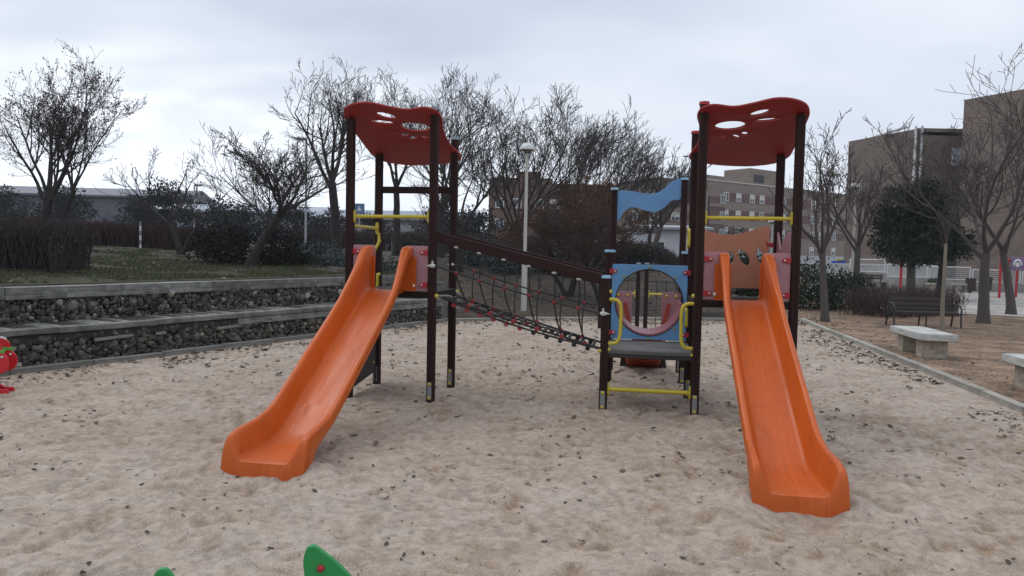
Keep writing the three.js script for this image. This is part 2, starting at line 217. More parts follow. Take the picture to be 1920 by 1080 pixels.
// ------------------------------------------------------------------ terrace of two rubble steps on the left
{
  const r = mulberry(33);
  const stoneMats = [[0.058, 0.053, 0.048], [0.092, 0.084, 0.074], [0.15, 0.138, 0.118], [0.30, 0.285, 0.23], [0.034, 0.031, 0.030], [0.11, 0.09, 0.068], [0.07, 0.066, 0.064]].map((c) => std(...c, 0.9, { bumpMap: tx.fine, bumpScale: 0.012 }));
  const stoneGeo = []; for (let k = 0; k < 7; k++) { const g = new THREE.IcosahedronGeometry(0.5, 1), p = g.attributes.position; const v = V(); for (let i = 0; i < p.count; i++) { v.fromBufferAttribute(p, i); const q = v.clone().multiplyScalar(3.1); const n = fbm(q.x + 7 * k + q.z * 1.7, q.y + q.z, 200 + k, 2); v.multiplyScalar(0.60 + 0.85 * n); p.setXYZ(i, v.x, v.y, v.z); } g.computeVertexNormals(); stoneGeo.push(g); }
  const mortar = std(0.018, 0.017, 0.015, 1, { map: tx.soil }), timber = [0.20, 0.24, 0.27].map((v) => std(v, v * 0.985, v * 0.955, 0.85, { map: tx.wood, bumpMap: tx.grain, bumpScale: 0.004 })), pale = [0.32, 0.28].map((v) => std(v, v, v * 0.97, 0.85, { map: tx.wood, bumpMap: tx.grain, bumpScale: 0.003 })), dark = std(0.05, 0.047, 0.044, 0.9, { map: tx.wood });
  const turn = -Math.atan2(KD[1], KD[0]);
  const S0 = -9, S1 = T_END - 0.3;
  const uvBox = (w, h, d) => { const g = rbox(w, h, d, 0.008), p = g.attributes.position, u = g.attributes.uv; for (let i = 0; i < p.count; i++) u.setXY(i, p.getX(i) / 1.3, (p.getY(i) + p.getZ(i)) / 0.9); return g; };
  const make = (name, label, face, h0, h1) => {
    const t = thing(name, label, 'retaining wall', [K0[0], 0, K0[1]], turn);        // local x along the wall, local -z outward
    t.userData.label = label;
    const P = (s, h, o) => [s, h, -o];
    part('wall_core', box(S1 - S0, h1 - h0 + 0.1, 0.5, (S0 + S1) / 2, (h0 + h1) / 2 - 0.05, -(face + 0.31)), mortar, t);
    const spots = []; const size = 0.074; for (let h = h0 + 0.02; h < h1 + 0.02; h += size * 0.72) for (let s = S0 + 0.05; s < S1; s += size * 0.86) spots.push([s + size * 0.7 * (r() - 0.5), h + size * 0.5 * (r() - 0.5), size * (0.6 + 0.95 * r() * r() + (r() < 0.03 ? 0.8 : 0))]);
    spots.sort((a, b) => Math.abs(a[0] - 0.9) - Math.abs(b[0] - 0.9));
    const near = spots.filter(([, , q]) => q > 0.074).slice(0, 298), rest = spots.filter((q) => !near.includes(q));
    const pick = () => { const k = r(); return k < 0.22 ? 0 : k < 0.44 ? 1 : k < 0.56 ? 6 : k < 0.64 ? 4 : k < 0.80 ? 5 : k < 0.95 ? 2 : 3; };
    for (const [s, h, q] of near) { const m = part('stone', stoneGeo[Math.floor(r() * 7)], stoneMats[pick()], t, P(s, h, face + 0.045 - 0.02 * r()), [r() * 6, r() * 6, r() * 6]); m.scale.set(q * 1.15, q * (0.8 + 0.4 * r()), q); }
    const im = sh(new THREE.InstancedMesh(stoneGeo[0], std(1, 1, 1, 0.9, { bumpMap: tx.fine, bumpScale: 0.012 }), rest.length)); im.name = 'small_stones'; im.userData.kind = 'stuff'; t.add(im);
    const o3 = new THREE.Object3D(); rest.forEach(([s, h, q], i) => { o3.position.set(...P(s, h, face + 0.05 - 0.02 * r())); o3.rotation.set(r() * 6, r() * 6, r() * 6); o3.scale.set(q * 1.15, q * (0.8 + 0.4 * r()), q); o3.updateMatrix(); im.setMatrixAt(i, o3.matrix); im.setColorAt(i, stoneMats[pick()].color); });
    return [t, P];
  };
  { // lower step
    const [t, P] = make('stone_step_wall', 'lower dark rubble stone step of the terrace with a boarded tread', 0.27, -0.02, 0.36);
    const gB = uvBox(1.395, 0.075, 0.16), gF = uvBox(1.395, 0.10, 0.05), gT = uvBox(0.098, 0.045, 0.74);
    for (let s = S0; s < S1 - 0.7; s += 1.4) { const m = part('beam', gB, timber[Math.floor(r() * 3)], t, P(s + 0.7, 0.462 + 0.008 * r(), 0.315), [0, 0.004 * (r() - 0.5), 0.004 * (r() - 0.5)]); part('fascia_board', gF, s > 3.4 ? pale[Math.floor(r() * 2)] : dark, t, P(s + 0.7, 0.372, s > 3.4 ? 0.262 : 0.30)); }
    for (let s = S0; s < S1; s += 0.118) part('tread_board', gT, r() < 0.45 ? dark : pale[Math.floor(r() * 2)], t, P(s + 0.06, 0.462 + 0.006 * (r() - 0.5), 0.775), [0.01 * (r() - 0.5), 0.012 * (r() - 0.5), 0]);
    for (const [s, l] of [[1.55, 0.55], [2.25, 0.16], [3.45, 0.5]]) part('broken_edging', rbox(l, 0.045, 0.05, 0.012), std(0.26, 0.255, 0.24, 0.9, { map: tx.concrete }), t, P(s, 0.30, 0.262), [0, 0.02, 0.03]);
    part('tread_bed', box(S1 - S0, 0.3, 0.86, (S0 + S1) / 2, 0.28, -0.78), mortar, t);
  }
  { // upper step
    const [t, P] = make('stone_step_wall', 'upper dark rubble stone step of the terrace below the lawn edge', 1.14, 0.47, 0.86);
    const gB = uvBox(1.595, 0.165, 0.42);
    for (let s = S0; s < S1; s += 1.6) part('beam', gB, (r() < 0.5 ? pale : timber)[Math.floor(r() * 2)], t, P(s + 0.8, 0.893 + 0.012 * (r() - 0.5), 1.335 + 0.012 * (r() - 0.5)), [0.008 * (r() - 0.5), 0.006 * (r() - 0.5), 0.005 * (r() - 0.5)]);
  }
  // sloping edging at the far end of the terrace
  const e = thing('sloping_edging', 'pale concrete edging sloping down at the far end of the stone steps', 'edging', [K0[0], 0, K0[1]], turn);
  part('edging_stone', rod([T_END + 0.05, 0.95, -1.7], [T_END + 0.7, 0.42, -1.2], 0.06, 4), pale[0], e); part('edging_stone', rod([T_END + 0.7, 0.42, -1.2], [T_END + 1.3, 0.03, -0.7], 0.06, 4), pale[1], e);
  part('end_wall', box(0.24, 1.0, 1.35, T_END - 0.16, 0.35, -0.98), std(0.17, 0.165, 0.155, 0.95, { map: tx.concrete }), e);
}

// ------------------------------------------------------------------ the play structure
const M = {
  post: phys(0.030, 0.0105, 0.0095, 0.7, { specularIntensity: 0.45, map: tx.grime, bumpMap: tx.grain, bumpScale: 0.0015 }),
  board: phys(0.020, 0.009, 0.008, 0.7, { specularIntensity: 0.45, map: tx.grime, bumpMap: tx.grain, bumpScale: 0.0015 }),
  red: phys(0.33, 0.017, 0.015, 0.65, { map: tx.grime, bumpMap: tx.fine, bumpScale: 0.001 }),
  redCap: phys(0.36, 0.012, 0.022, 0.42), blueCap: phys(0.26, 0.46, 0.62, 0.45), greyCap: phys(0.22, 0.27, 0.33, 0.45),
  yellow: phys(0.50, 0.40, 0.025, 0.38), orange: new THREE.MeshPhysicalMaterial({ color: new THREE.Color().setRGB(0.60, 0.106, 0.006), map: tx.slide, roughness: 0.9, roughnessMap: tx.scuff, specularIntensity: 0.7, bumpMap: tx.fine, bumpScale: 0.0012 }),
  orangeRed: phys(0.36, 0.035, 0.010, 0.4), pink: phys(0.44, 0.215, 0.25, 0.5, { map: tx.grime }), salmon: phys(0.55, 0.215, 0.125, 0.5, { map: tx.grime }), blue: phys(0.135, 0.32, 0.60, 0.45, { map: tx.grime }),
  bolt: std(0.7, 0.68, 0.66, 0.35, { metalness: 0.4 }), white: std(0.50, 0.50, 0.48, 0.5), steel: std(0.22, 0.225, 0.23, 0.55, { metalness: 0.3, bumpMap: tx.fine, bumpScale: 0.001 }),
  rope: std(0.022, 0.021, 0.021, 0.85), rubber: std(0.02, 0.02, 0.02, 0.8), deck: std(0.12, 0.115, 0.11, 0.7, { map: tx.concrete }), darkPanel: std(0.016, 0.015, 0.013, 0.6), clampRed: phys(0.27, 0.018, 0.022, 0.5),
};
const TURN = -THREE.MathUtils.degToRad(8.9);
const play = thing('play_structure', 'brown post playground structure with two orange slides, red roofs and a rope bridge', 'playground', [1.85, 0, -7.41], TURN);
{
  const r = mulberry(55);
  // ---- posts
  const half = 0.0415;
  const profile = new THREE.Shape(); {
    const pts = []; const side = [[-half, -half + 0.014], [-half, -0.012], [-half + 0.005, -0.008], [-half + 0.005, 0.008], [-half, 0.012], [-half, half - 0.014], [-half + 0.004, half - 0.004]];
    for (let k = 0; k < 4; k++) { const c = Math.cos(-k * Math.PI / 2), s = Math.sin(-k * Math.PI / 2); for (const [x, y] of side) pts.push([x * c - y * s, x * s + y * c]); }
    profile.setFromPoints(pts.map((p) => new THREE.Vector2(...p)));
  }
  const postGeo = (h0, h1) => { const g = new THREE.ExtrudeGeometry(profile, { depth: h1 - h0, bevelEnabled: false }); g.rotateX(-Math.PI / 2); g.translate(0, h0, 0); return g; };
  const capGeo = new THREE.CylinderGeometry(0.05, 0.053, 0.03, 16); const boltGeo = new THREE.SphereGeometry(0.016, 12, 8); boltGeo.scale(1, 1, 0.6);
  const footGeo = rbox(0.048, 0.19, 0.006, 0.003), footBolt = new THREE.SphereGeometry(0.017, 12, 8);
  const post = (x, z, top, cap, foot = true) => {
    const p = part('post', postGeo(-0.3, top), M.post, play, [x, 0, z]);
    if (cap) part('post_cap', capGeo, cap, p, [0, top + 0.012, 0]);
    if (foot) { part('foot_plate', footGeo, M.steel, p, [-0.004, 0.105, half + 0.002]); part('bolt', footBolt, M.yellow, p, [-0.004, 0.18, half + 0.007]); part('bolt', footBolt, M.yellow, p, [-0.004, 0.035, half + 0.007]); }
    return p;
  };
  post(-2.72, 0, 3.04, M.greyCap); post(-3.63, 0, 2.95); post(-2.72, -0.91, 2.87, M.greyCap); post(-3.63, -0.91, 2.69);
  post(-0.91, 0, 1.345, M.blueCap); post(0, 0, 3.07, M.redCap); post(0.91, 0, 2.96); post(0, -0.91, 2.93, M.redCap); post(0.91, -0.91, 2.69);
  post(-0.91, -0.91, 1.61, M.blueCap); post(-0.91, -1.82, 1.61, M.blueCap); post(0, -1.82, 1.61, M.blueCap); post(-0.91, -2.73, 2.46, M.blueCap); post(0.02, -2.73, 2.6, M.blueCap);
  // ---- roofs, leaf-shaped plates that fall towards the back
  const outline = [[-0.52, 0], [-0.475, 0.13], [-0.385, 0.175], [-0.185, 0.135], [-0.015, 0.20], [0.165, 0.285], [0.315, 0.27], [0.455, 0.18], [0.53, 0.02], [0.55, -0.2], [0.555, -0.5], [0.56, -0.8], [0.55, -0.98], [0.465, -1.13], [0.235, -1.225], [-0.035, -1.225], [-0.295, -1.17], [-0.465, -1.1], [-0.515, -0.99], [-0.49, -0.83], [-0.455, -0.66], [-0.47, -0.3]];
  const K = 0.297, kz = Math.hypot(1, K);
  const roof = (cx, mir) => {
    const s = splineShape(outline.map(([x, z]) => [x * mir, z * kz]));
    const add = (x, z, rx, ry, a) => s.holes.push(ellipsePath(x * mir, z * kz, rx, ry, a * mir));
    add(-0.175, -0.24, 0.155, 0.105, 0.15); add(0.065, 0.02, 0.105, 0.055, 0.62); add(0.155, -0.125, 0.125, 0.038, 0.2); add(-0.215, -0.485, 0.042, 0.024, 0.3); add(-0.08, -0.485, 0.062, 0.031, -0.85); add(-0.005, -0.42, 0.038, 0.05, 0.5);
    const g = plate(s, 0.022, 0.005, 20);
    // shape plane (x, v) -> (x, height, z): v follows the slope, the plate's normal points up
    const m = new THREE.Matrix4().makeBasis(V(1, 0, 0), V(0, K / kz, 1 / kz), V(0, 1 / kz, -K / kz).negate()); g.applyMatrix4(m);
    part('roof', toCreasedNormals(g, 0.6), M.red, play, [cx, 2.985, 0]);
  };
  roof(0.455, 1); roof(-3.175, -1);
  // ---- slides
  const slideGeo = () => {
    const interp = (tab, s) => { if (s <= tab[0][0]) return tab[0][1]; for (let i = 1; i < tab.length; i++) if (s <= tab[i][0]) { const t = (s - tab[i - 1][0]) / (tab[i][0] - tab[i - 1][0]); return lerp(tab[i - 1][1], tab[i][1], t); } return tab[tab.length - 1][1]; };
    const smoothTab = (tab, s, e = 0.03) => (interp(tab, s - e) + interp(tab, s) * 2 + interp(tab, s + e)) / 4;
    const F = [[-0.1, 1.16], [0.2, 1.155], [0.3, 1.12], [2.14, 0.125], [2.3, 0.085], [2.72, 0.07], [2.75, 0.06], [2.77, -0.08]];
    const Hw = [[-0.1, 1.56], [-0.02, 1.60], [0.04, 1.625], [0.12, 1.615], [0.2, 1.57], [0.3, 1.47], [0.42, 1.36], [0.55, 1.25], [0.72, 1.12], [1.0, 0.955], [2.05, 0.375], [2.2, 0.315], [2.35, 0.285], [2.6, 0.265], [2.69, 0.24], [2.735, 0.18], [2.77, 0.02], [2.78, -0.08]];
    const wf = [[0, 0.135], [0.3, 0.15], [2.2, 0.15], [2.5, 0.165], [2.78, 0.175]], wt = [[-0.1, 0.16], [0.1, 0.165], [0.3, 0.19], [0.6, 0.222], [2.1, 0.228], [2.4, 0.24], [2.78, 0.255]], wo = [[-0.1, 0.262], [0.15, 0.265], [0.35, 0.262], [0.6, 0.272], [2.1, 0.278], [2.35, 0.287], [2.45, 0.30], [2.78, 0.312]];
    const lip = [[-0.1, 0.10], [0.5, 0.09], [2.05, 0.085], [2.35, 0.10], [2.52, 0.13], [2.60, 0.18], [2.65, 0.4], [2.78, 0.4]];
    const S = []; for (let s = -0.02; s < 2.775; s += (s < 0.5 || s > 2.1) ? 0.02 : 0.05) S.push(s); S.push(2.775);
    const P = [], I = [], U = []; let n = 0;
    for (const s of S) {
      const f = smoothTab(F, s, s > 2.7 ? 0.004 : 0.05), h = Math.max(smoothTab(Hw, s, s > 2.65 ? 0.006 : 0.035), f + 0.002), a = interp(wf, s), b = interp(wt, s), c = interp(wo, s), hb = Math.max(h - smoothTab(lip, s, 0.03), -0.1);
      const e = Math.min(1, (h - f) / 0.12), th = 0.02;
      const half = [[0, f], [a * 0.6, f], [a * 0.95, f + 0.003 * e], [a + 0.016, f + 0.014 * e], [a + 0.03, f + 0.04 * e], [lerp(a + 0.03, b, 0.5), lerp(f + 0.04 * e, h, 0.5)], [b, h - 0.018 * e], [b + 0.008, h - 0.005 * e], [b + 0.022, h], [c - 0.02, h], [c - 0.006, h - 0.006 * e], [c, h - 0.02 * e], [c + 0.004, Math.min(hb + 0.02, h - 0.021 * e)], [c + 0.002, Math.min(hb, h - 0.022 * e)], [c - 0.014, Math.min(hb, h - 0.022 * e)], [c - 0.018, h - 0.028 * e], [b + 0.025, h - 0.03 * e], [a + 0.055, Math.min(f + 0.03 * e, h - 0.03 * e)], [a + 0.03, f - th], [0, f - th]];
      const ring = [...half.map(([x, y]) => [x, y]), ...half.slice(1, -1).reverse().map(([x, y]) => [-x, y])];
      n = ring.length; let q = 0; for (const [x, y] of ring) { P.push(x, y, s); U.push(x * 1.2 + 0.5, s * 0.5 + y * 0.3); }
    }
    const R = S.length; for (let i = 0; i < R - 1; i++) for (let j = 0; j < n; j++) { const a = i * n + j, b = i * n + (j + 1) % n, c = a + n, d = b + n; I.push(a, c, b, b, c, d); }
    const g = new THREE.BufferGeometry(); g.setAttribute('position', new THREE.Float32BufferAttribute(P, 3)); g.setAttribute('uv', new THREE.Float32BufferAttribute(U, 2)); g.setIndex(I);
    g.computeVertexNormals(); const main = toCreasedNormals(g, 0.9);
    const fl = (sx) => rbox(0.17, 0.36, 0.016, 0.006, sx * 0.225, 1.335, 0.052);
    return merge([main, fl(1), fl(-1)]);
  };
  const sg = slideGeo(), sgR = sg.clone(); sgR.scale(0.955, 1, 0.97);
  for (const [x, k] of [[-3.19, 0], [0.44, 1]]) {
    const s = part('slide', k ? sgR : sg, M.orange, play, [x, 0, 0]); s.userData.label = k ? 'right orange slide' : 'left orange slide';
    for (const sx of [-1, 1]) part('bolt', boltGeo, M.bolt, s, [sx * 0.285, 1.215, 0.066]);
  }
  // ---- front panels flanking the slides
  const bracketShape = new THREE.Shape(); bracketShape.moveTo(0, -0.03); bracketShape.lineTo(0.055, -0.022); bracketShape.absarc(0.06, 0, 0.022, -Math.PI / 2, Math.PI / 2); bracketShape.lineTo(0, 0.03);
  const bracketGeo = plate(bracketShape, 0.022, 0.004); const smallBolt = new THREE.SphereGeometry(0.010, 10, 6);
  const bracket = (parent, x, y, z, dir) => { part('bracket', bracketGeo, M.redCap, parent, [x, y, z], [0, dir < 0 ? Math.PI : 0, 0]); part('bolt', smallBolt, M.bolt, parent, [x + dir * 0.06, y, z + 0.011]); };
  const fpShape = (w, h) => { const s = new THREE.Shape(), r0 = 0.02; s.moveTo(0, 0); s.lineTo(w, 0); s.lineTo(w, h - r0); s.quadraticCurveTo(w, h, w - r0, h); s.lineTo(r0, h); s.quadraticCurveTo(0, h, 0, h - r0); return s; };
  const fpGeo = plate(fpShape(0.24, 0.47), 0.016, 0.003);
  for (const cx of [-3.175, 0.455]) for (const sx of [-1, 1]) {
    const p = part('front_panel', fpGeo, M.pink, play, [sx < 0 ? cx - 0.41 : cx + 0.17, 1.16, 0.012]);
    for (const y of [0.06, 0.40]) bracket(p, sx < 0 ? 0 : 0.24, y, 0.016, -sx);
  }
  // decks
  const deckG = rbox(0.99, 0.07, 0.95, 0.01);
  for (const cx of [-3.175, 0.455]) part('deck', deckG, M.board, play, [cx, 1.115, -0.455]);
  // ---- yellow bars
  const oval = new THREE.Shape(); oval.absarc(0, 0.045, 0.02, 0, Math.PI); oval.absarc(0, -0.045, 0.02, Math.PI, 2 * Math.PI);
  const ovalG = plate(oval, 0.02, 0.004);
  const bar = (a, b, name = 'safety_bar', rad = 0.019, ends = true) => {
    const p = part(name, rod(a, b, rad, 14), M.yellow, play);
    if (ends) { const d = V(...b).sub(V(...a)).normalize(), ang = Math.atan2(d.x, d.z); for (const q of [a, b]) { part('end_plate', ovalG, M.yellow, p, q, [0, ang, 0]); for (const y of [-0.055, 0.055]) part('bolt', boltGeo, M.yellow, p, [q[0], q[1] + y, q[2]], [0, ang, 0]); } }
    return p;
  };
  bar([-3.58, 1.93, 0], [-2.77, 1.935, 0]); bar([0.05, 1.965, 0], [0.86, 1.965, 0]);
  bar([-3.63, 1.83, -0.05], [-3.63, 1.83, -0.86]);
  bar([-0.86, 0.215, 0.0], [-0.05, 0.215, 0.0], 'foot_bar', 0.022);
  const hand = (pts) => part('grab_rail', tube(pts, 40, 0.018, 10), M.yellow, play);
  const knobs = (p, list) => list.forEach((q) => part('bolt', new THREE.SphereGeometry(0.021, 12, 8), M.yellow, p, q));
  for (const [x, sx] of [[-0.91, 1], [0, -1]]) {
    const x0 = x + sx * 0.04, y = x ? 0 : -0.02; const p = hand([[x0, 1.13 + y, 0.02], [x0 + sx * 0.05, 1.13 + y, 0.025], [x0 + sx * 0.098, 1.105 + y, 0.03], [x0 + sx * 0.115, 1.05 + y, 0.03], [x0 + sx * 0.115, 0.85 + y, 0.03], [x0 + sx * 0.112, 0.77 + y, 0.03], [x0 + sx * 0.085, 0.70 + y, 0.03], [x0 + sx * 0.04, 0.685 + y, 0.025], [x0, 0.685 + y, 0.02]]);
    knobs(p, [[x0 + sx * 0.005, 1.21 + y, 0.02], [x0 + sx * 0.005, 0.62 + y, 0.02]]);
  }
  // handles on the rear posts of the left tower and on the right tower
  { const p = hand([[-3.605, 1.74, -0.86], [-3.60, 1.66, -0.83], [-3.62, 1.60, -0.80], [-3.65, 1.54, -0.78]]); knobs(p, [[-3.61, 1.76, -0.86], [-3.6, 1.68, -0.86]]); }
  for (const [x, y, z] of [[-3.6, 1.20, -0.862], [-0.045, 1.78, -0.855], [-0.045, 0.9, -0.855], [-0.855, 0.42, -1.78]]) { const p = part('grab_handle', tube([[x, y + 0.09, z], [x, y + 0.085, z + 0.05], [x, y, z + 0.055], [x, y - 0.085, z + 0.05], [x, y - 0.09, z]], 24, 0.017, 8), M.yellow, play); knobs(p, [[x, y + 0.09, z + 0.01], [x, y - 0.09, z + 0.01]]); }
  // ---- cross board and ground panel of the left tower
  part('cross_board', rbox(0.83, 0.078, 0.045, 0.008), M.post, play, [-3.175, 2.285, -0.91]);
  { const s = new THREE.Shape(); s.moveTo(-0.41, 0.0); s.lineTo(-0.37, 0.0); s.lineTo(-0.37, 0.13); s.lineTo(0.36, 0.06); s.lineTo(0.36, 0); s.lineTo(0.41, 0); s.lineTo(0.41, 1.07); s.lineTo(-0.41, 1.07); const p = part('ground_panel', plate(s, 0.018, 0.003), M.darkPanel, play, [-3.63, 0.01, -0.455], [0, -Math.PI / 2, 0]); part('bolt', boltGeo, M.yellow, p, [-0.3, 0.25, -0.012]); part('bolt', boltGeo, M.yellow, p, [0.3, 0.25, -0.012]); }
  // ---- back panel and side panel of the right tower
  {
    const s = new THREE.Shape(); s.moveTo(-0.41, 0); s.lineTo(0.355, 0); s.lineTo(0.36, 0.66); s.quadraticCurveTo(0.36, 0.70, 0.325, 0.69); s.bezierCurveTo(0.2, 0.66, 0.1, 0.585, -0.07, 0.585); s.bezierCurveTo(-0.22, 0.585, -0.32, 0.63, -0.41, 0.675); s.lineTo(-0.41, 0);
    s.holes.push(ellipsePath(-0.05, 0.335, 0.042, 0.068, 0.05), ellipsePath(0.1, 0.34, 0.045, 0.098, 0.55), ellipsePath(0.265, 0.36, 0.03, 0.082, 0.3));
    const p = part('back_panel', plate(s, 0.018, 0.003, 16), M.salmon, play, [0.455, 1.24, -0.885]); part('bolt', smallBolt, M.redCap, p, [0.33, 0.51, 0.012]); part('bracket', bracketGeo, M.redCap, p, [0.41, 0.48, 0.0], [0, Math.PI, 0]);
    const q = new THREE.Shape(); q.moveTo(-0.41, 0); q.lineTo(0.41, 0); q.lineTo(0.41, 0.66); q.bezierCurveTo(0.33, 0.62, 0.28, 0.5, 0.2, 0.47); q.bezierCurveTo(0.1, 0.5, 0.02, 0.62, -0.1, 0.64); q.bezierCurveTo(-0.25, 0.66, -0.33, 0.62, -0.41, 0.62);
    part('side_panel', plate(q, 0.018, 0.003, 16), M.pink, play, [0.9, 1.20, -0.455], [0, Math.PI / 2, 0]);
  }
  // ---- low middle platform
  part('platform', rbox(0.86, 0.04, 0.93, 0.008), M.deck, play, [-0.455, 0.60, -0.43]);
  part('platform_edge', rbox(0.83, 0.05, 0.03, 0.006), M.darkPanel, play, [-0.455, 0.565, 0.012]);
  for (const x of [-0.7, -0.16]) part('kick_strip', rbox(0.14, 0.016, 0.012, 0.003), M.white, play, [x, 0.631, -0.845]);
  for (const x of [-0.91, 0]) for (const z of [-0.455, -1.365]) part('joist', rbox(0.045, 0.11, 0.82, 0.006), M.board, play, [x, 0.53, z]);
  // blue panel with a round opening
  {
    const s = fpShape(0.83, 0.84); s.holes.push(ellipsePath(0.415, 0.415, 0.372, 0.372));
    const p = part('round_window_panel', plate(s, 0.018, 0.003, 32), M.blue, play, [-0.87, 0.635, -0.87]);
    for (const y of [0.07, 0.76]) for (const sx of [-1, 1]) bracket(p, sx < 0 ? -0.03 : 0.86, y, 0.018, -sx);
    const rim = new THREE.TorusGeometry(0.374, 0.007, 8, 60); part('rim', rim, M.darkPanel, p, [0.415, 0.415, 0.006]);
    const gold = std(0.26, 0.26, 0.06, 0.45); for (let k = 0; k < 8; k++) { const a = k * Math.PI / 4; part('bolt', boltGeo, gold, p, [0.415 + 0.402 * Math.sin(a), 0.415 + 0.402 * Math.cos(a), 0.011]); }
    // trough behind the opening
    const P = []; for (let k = 0; k <= 20; k++) { const a = Math.PI + k / 20 * Math.PI; P.push([0.368 * Math.cos(a) * 0.999, 0.368 * Math.sin(a)]); }
    const ts = new THREE.Shape(); P.forEach(([x, y], i) => i ? ts.lineTo(x, y) : ts.moveTo(x, y)); [...P].reverse().forEach(([x, y]) => ts.lineTo(x * 0.955, y * 0.955));
    const tg = new THREE.ExtrudeGeometry(ts, { depth: 0.62, bevelEnabled: false }); const tr = part('crawl_trough', toCreasedNormals(tg, 0.5), phys(0.27, 0.085, 0.115, 0.28), play, [-0.455, 1.05, -1.49]);
    tr.scale.set(1, 1, 1);
    // cheeks at the rear slide
    const cs = fpShape(0.235, 0.5), cg = plate(cs, 0.016, 0.003);
    for (const sx of [-1, 1]) { const c = part('cheek_panel', cg, M.pink, play, [sx < 0 ? -0.87 : -0.275, 0.62, -1.83]); for (const bx of [0.06, 0.175]) part('bolt', new THREE.SphereGeometry(0.019, 12, 8), M.yellow, c, [bx, 0.455, 0.012]); }
    // rear slide, leading away
    const bs = new THREE.Shape(); const U0 = [[-0.29, 0.34], [-0.25, 0.35], [-0.18, 0.02], [0.18, 0.02], [0.25, 0.35], [0.29, 0.34], [0.215, -0.02], [-0.215, -0.02]]; U0.forEach(([x, y], i) => i ? bs.lineTo(x, y) : bs.moveTo(x, y));
    const eg = new THREE.ExtrudeGeometry(bs, { depth: 1.5, bevelEnabled: false, steps: 24 }), ep = eg.attributes.position;
    for (let i = 0; i < ep.count; i++) { const z = ep.getZ(i), t = clamp((z - 0.1) / 1.15, 0, 1), y = ep.getY(i); ep.setXYZ(i, ep.getX(i), 0.64 - 0.63 * (t * t * (3 - 2 * t) * 0.35 + t * 0.65) + y * (1 - 0.35 * sm(0.0, 0.5, z)), -z); }
    eg.computeVertexNormals(); const sl = part('rear_slide', toCreasedNormals(eg, 0.6), M.orangeRed, play, [-0.455, 0, -1.80]); sl.userData.label = 'short red rear slide';
    for (const sx of [-1, 1]) { const b = new THREE.Shape(); b.moveTo(0, -0.05); b.lineTo(0.13 * sx, -0.05); b.lineTo(0.09 * sx, 0.3); b.lineTo(0, 0.3); part('slide_foot', plate(b, 0.02, 0.003), M.darkPanel, play, [-0.455 + sx * 0.2, 0, -3.05]); }
  }
  // flag-shaped blue panel
  {
    const s = splineShape([[-0.875, 2.43], [-0.70, 2.445], [-0.53, 2.415], [-0.36, 2.415], [-0.25, 2.48], [-0.15, 2.575], [-0.03, 2.61], [-0.03, 2.34], [-0.14, 2.32], [-0.25, 2.215], [-0.36, 2.165], [-0.5, 2.185], [-0.68, 2.225], [-0.77, 2.165], [-0.83, 2.06], [-0.875, 2.03]]);
    part('flag_panel', plate(s, 0.018, 0.003), M.blue, play, [0, 0, -2.73]);
  }
  // ---- rope bridge
  {
    const bridge = new THREE.Group(); bridge.name = 'rope_bridge'; play.add(bridge);
    const X0 = -2.68, X1 = -0.95, at = (t, h0, h1, z, sag = 0) => V(lerp(X0, X1, t), lerp(h0, h1, t) - sag * 4 * t * (1 - t), z);
    for (const z of [0, -0.91]) {
      const a = V(X0 - 0.01, 1.73, z), b = V(X1 + 0.02, 1.325, z), L = a.distanceTo(b);
      const p = part('handrail', rbox(L, 0.108, 0.046, 0.01), M.post, bridge, [(a.x + b.x) / 2, (a.y + b.y) / 2, z], [0, 0, Math.atan2(b.y - a.y, b.x - a.x)]);
    }
    const clampG = new THREE.SphereGeometry(1, 14, 10); clampG.scale(0.033, 0.018, 0.026);
    const knotG = (() => { const l = []; for (const a of [0.7, -0.7]) { const c = new THREE.CapsuleGeometry(0.0125, 0.03, 4, 8); c.rotateZ(a); l.push(c); } l.push(new THREE.SphereGeometry(0.019, 10, 8)); const g = merge(l); g.scale(0.85, 0.85, 0.85); return g; })();
    const anchorG = (() => { const a = new THREE.SphereGeometry(0.03, 14, 10); a.scale(1.1, 0.8, 0.8); const c = new THREE.ConeGeometry(0.02, 0.06, 10); c.rotateZ(Math.PI / 2); c.translate(-0.045, 0, 0); const d = new THREE.CylinderGeometry(0.009, 0.012, 0.05, 8); d.translate(0.0, 0.03, 0); return merge([a, c, d]); })();
    const ringG = new THREE.CylinderGeometry(0.026, 0.026, 0.03, 14); ringG.rotateX(Math.PI / 2);
    const ts = [0.125, 0.265, 0.415, 0.565, 0.72, 0.865];
    for (const [z, zi, k] of [[0.035, -0.20, 0], [-0.90, -0.70, 1]]) {
      const rope = []; for (let i = 0; i <= 16; i++) rope.push(at(i / 16, 1.425, 0.985, lerp(z, zi, 0.35 * Math.sin(Math.PI * i / 16)), 0.035));
      part('rope', tube(rope, 40, 0.0085, 7), M.rope, bridge);
      for (const q of [0, 16]) { const m = part('rope_anchor', anchorG, M.white, bridge, [rope[q].x + (q ? 0.02 : -0.03), rope[q].y, rope[q].z + 0.012]); if (q) m.rotation.y = Math.PI; }
      const edge = []; for (let i = 0; i <= 16; i++) edge.push(at(i / 16, 1.09, 0.60, zi, 0.012));
      part('rope', tube(edge, 40, 0.012, 7), M.rope, bridge);
      part('rope', tube(edge.map((p) => V(p.x, p.y - 0.035 * Math.sin(Math.PI * (p.x - X0) / (X1 - X0)), p.z + (k ? -0.03 : 0.03))), 40, 0.010, 7), M.rope, bridge);
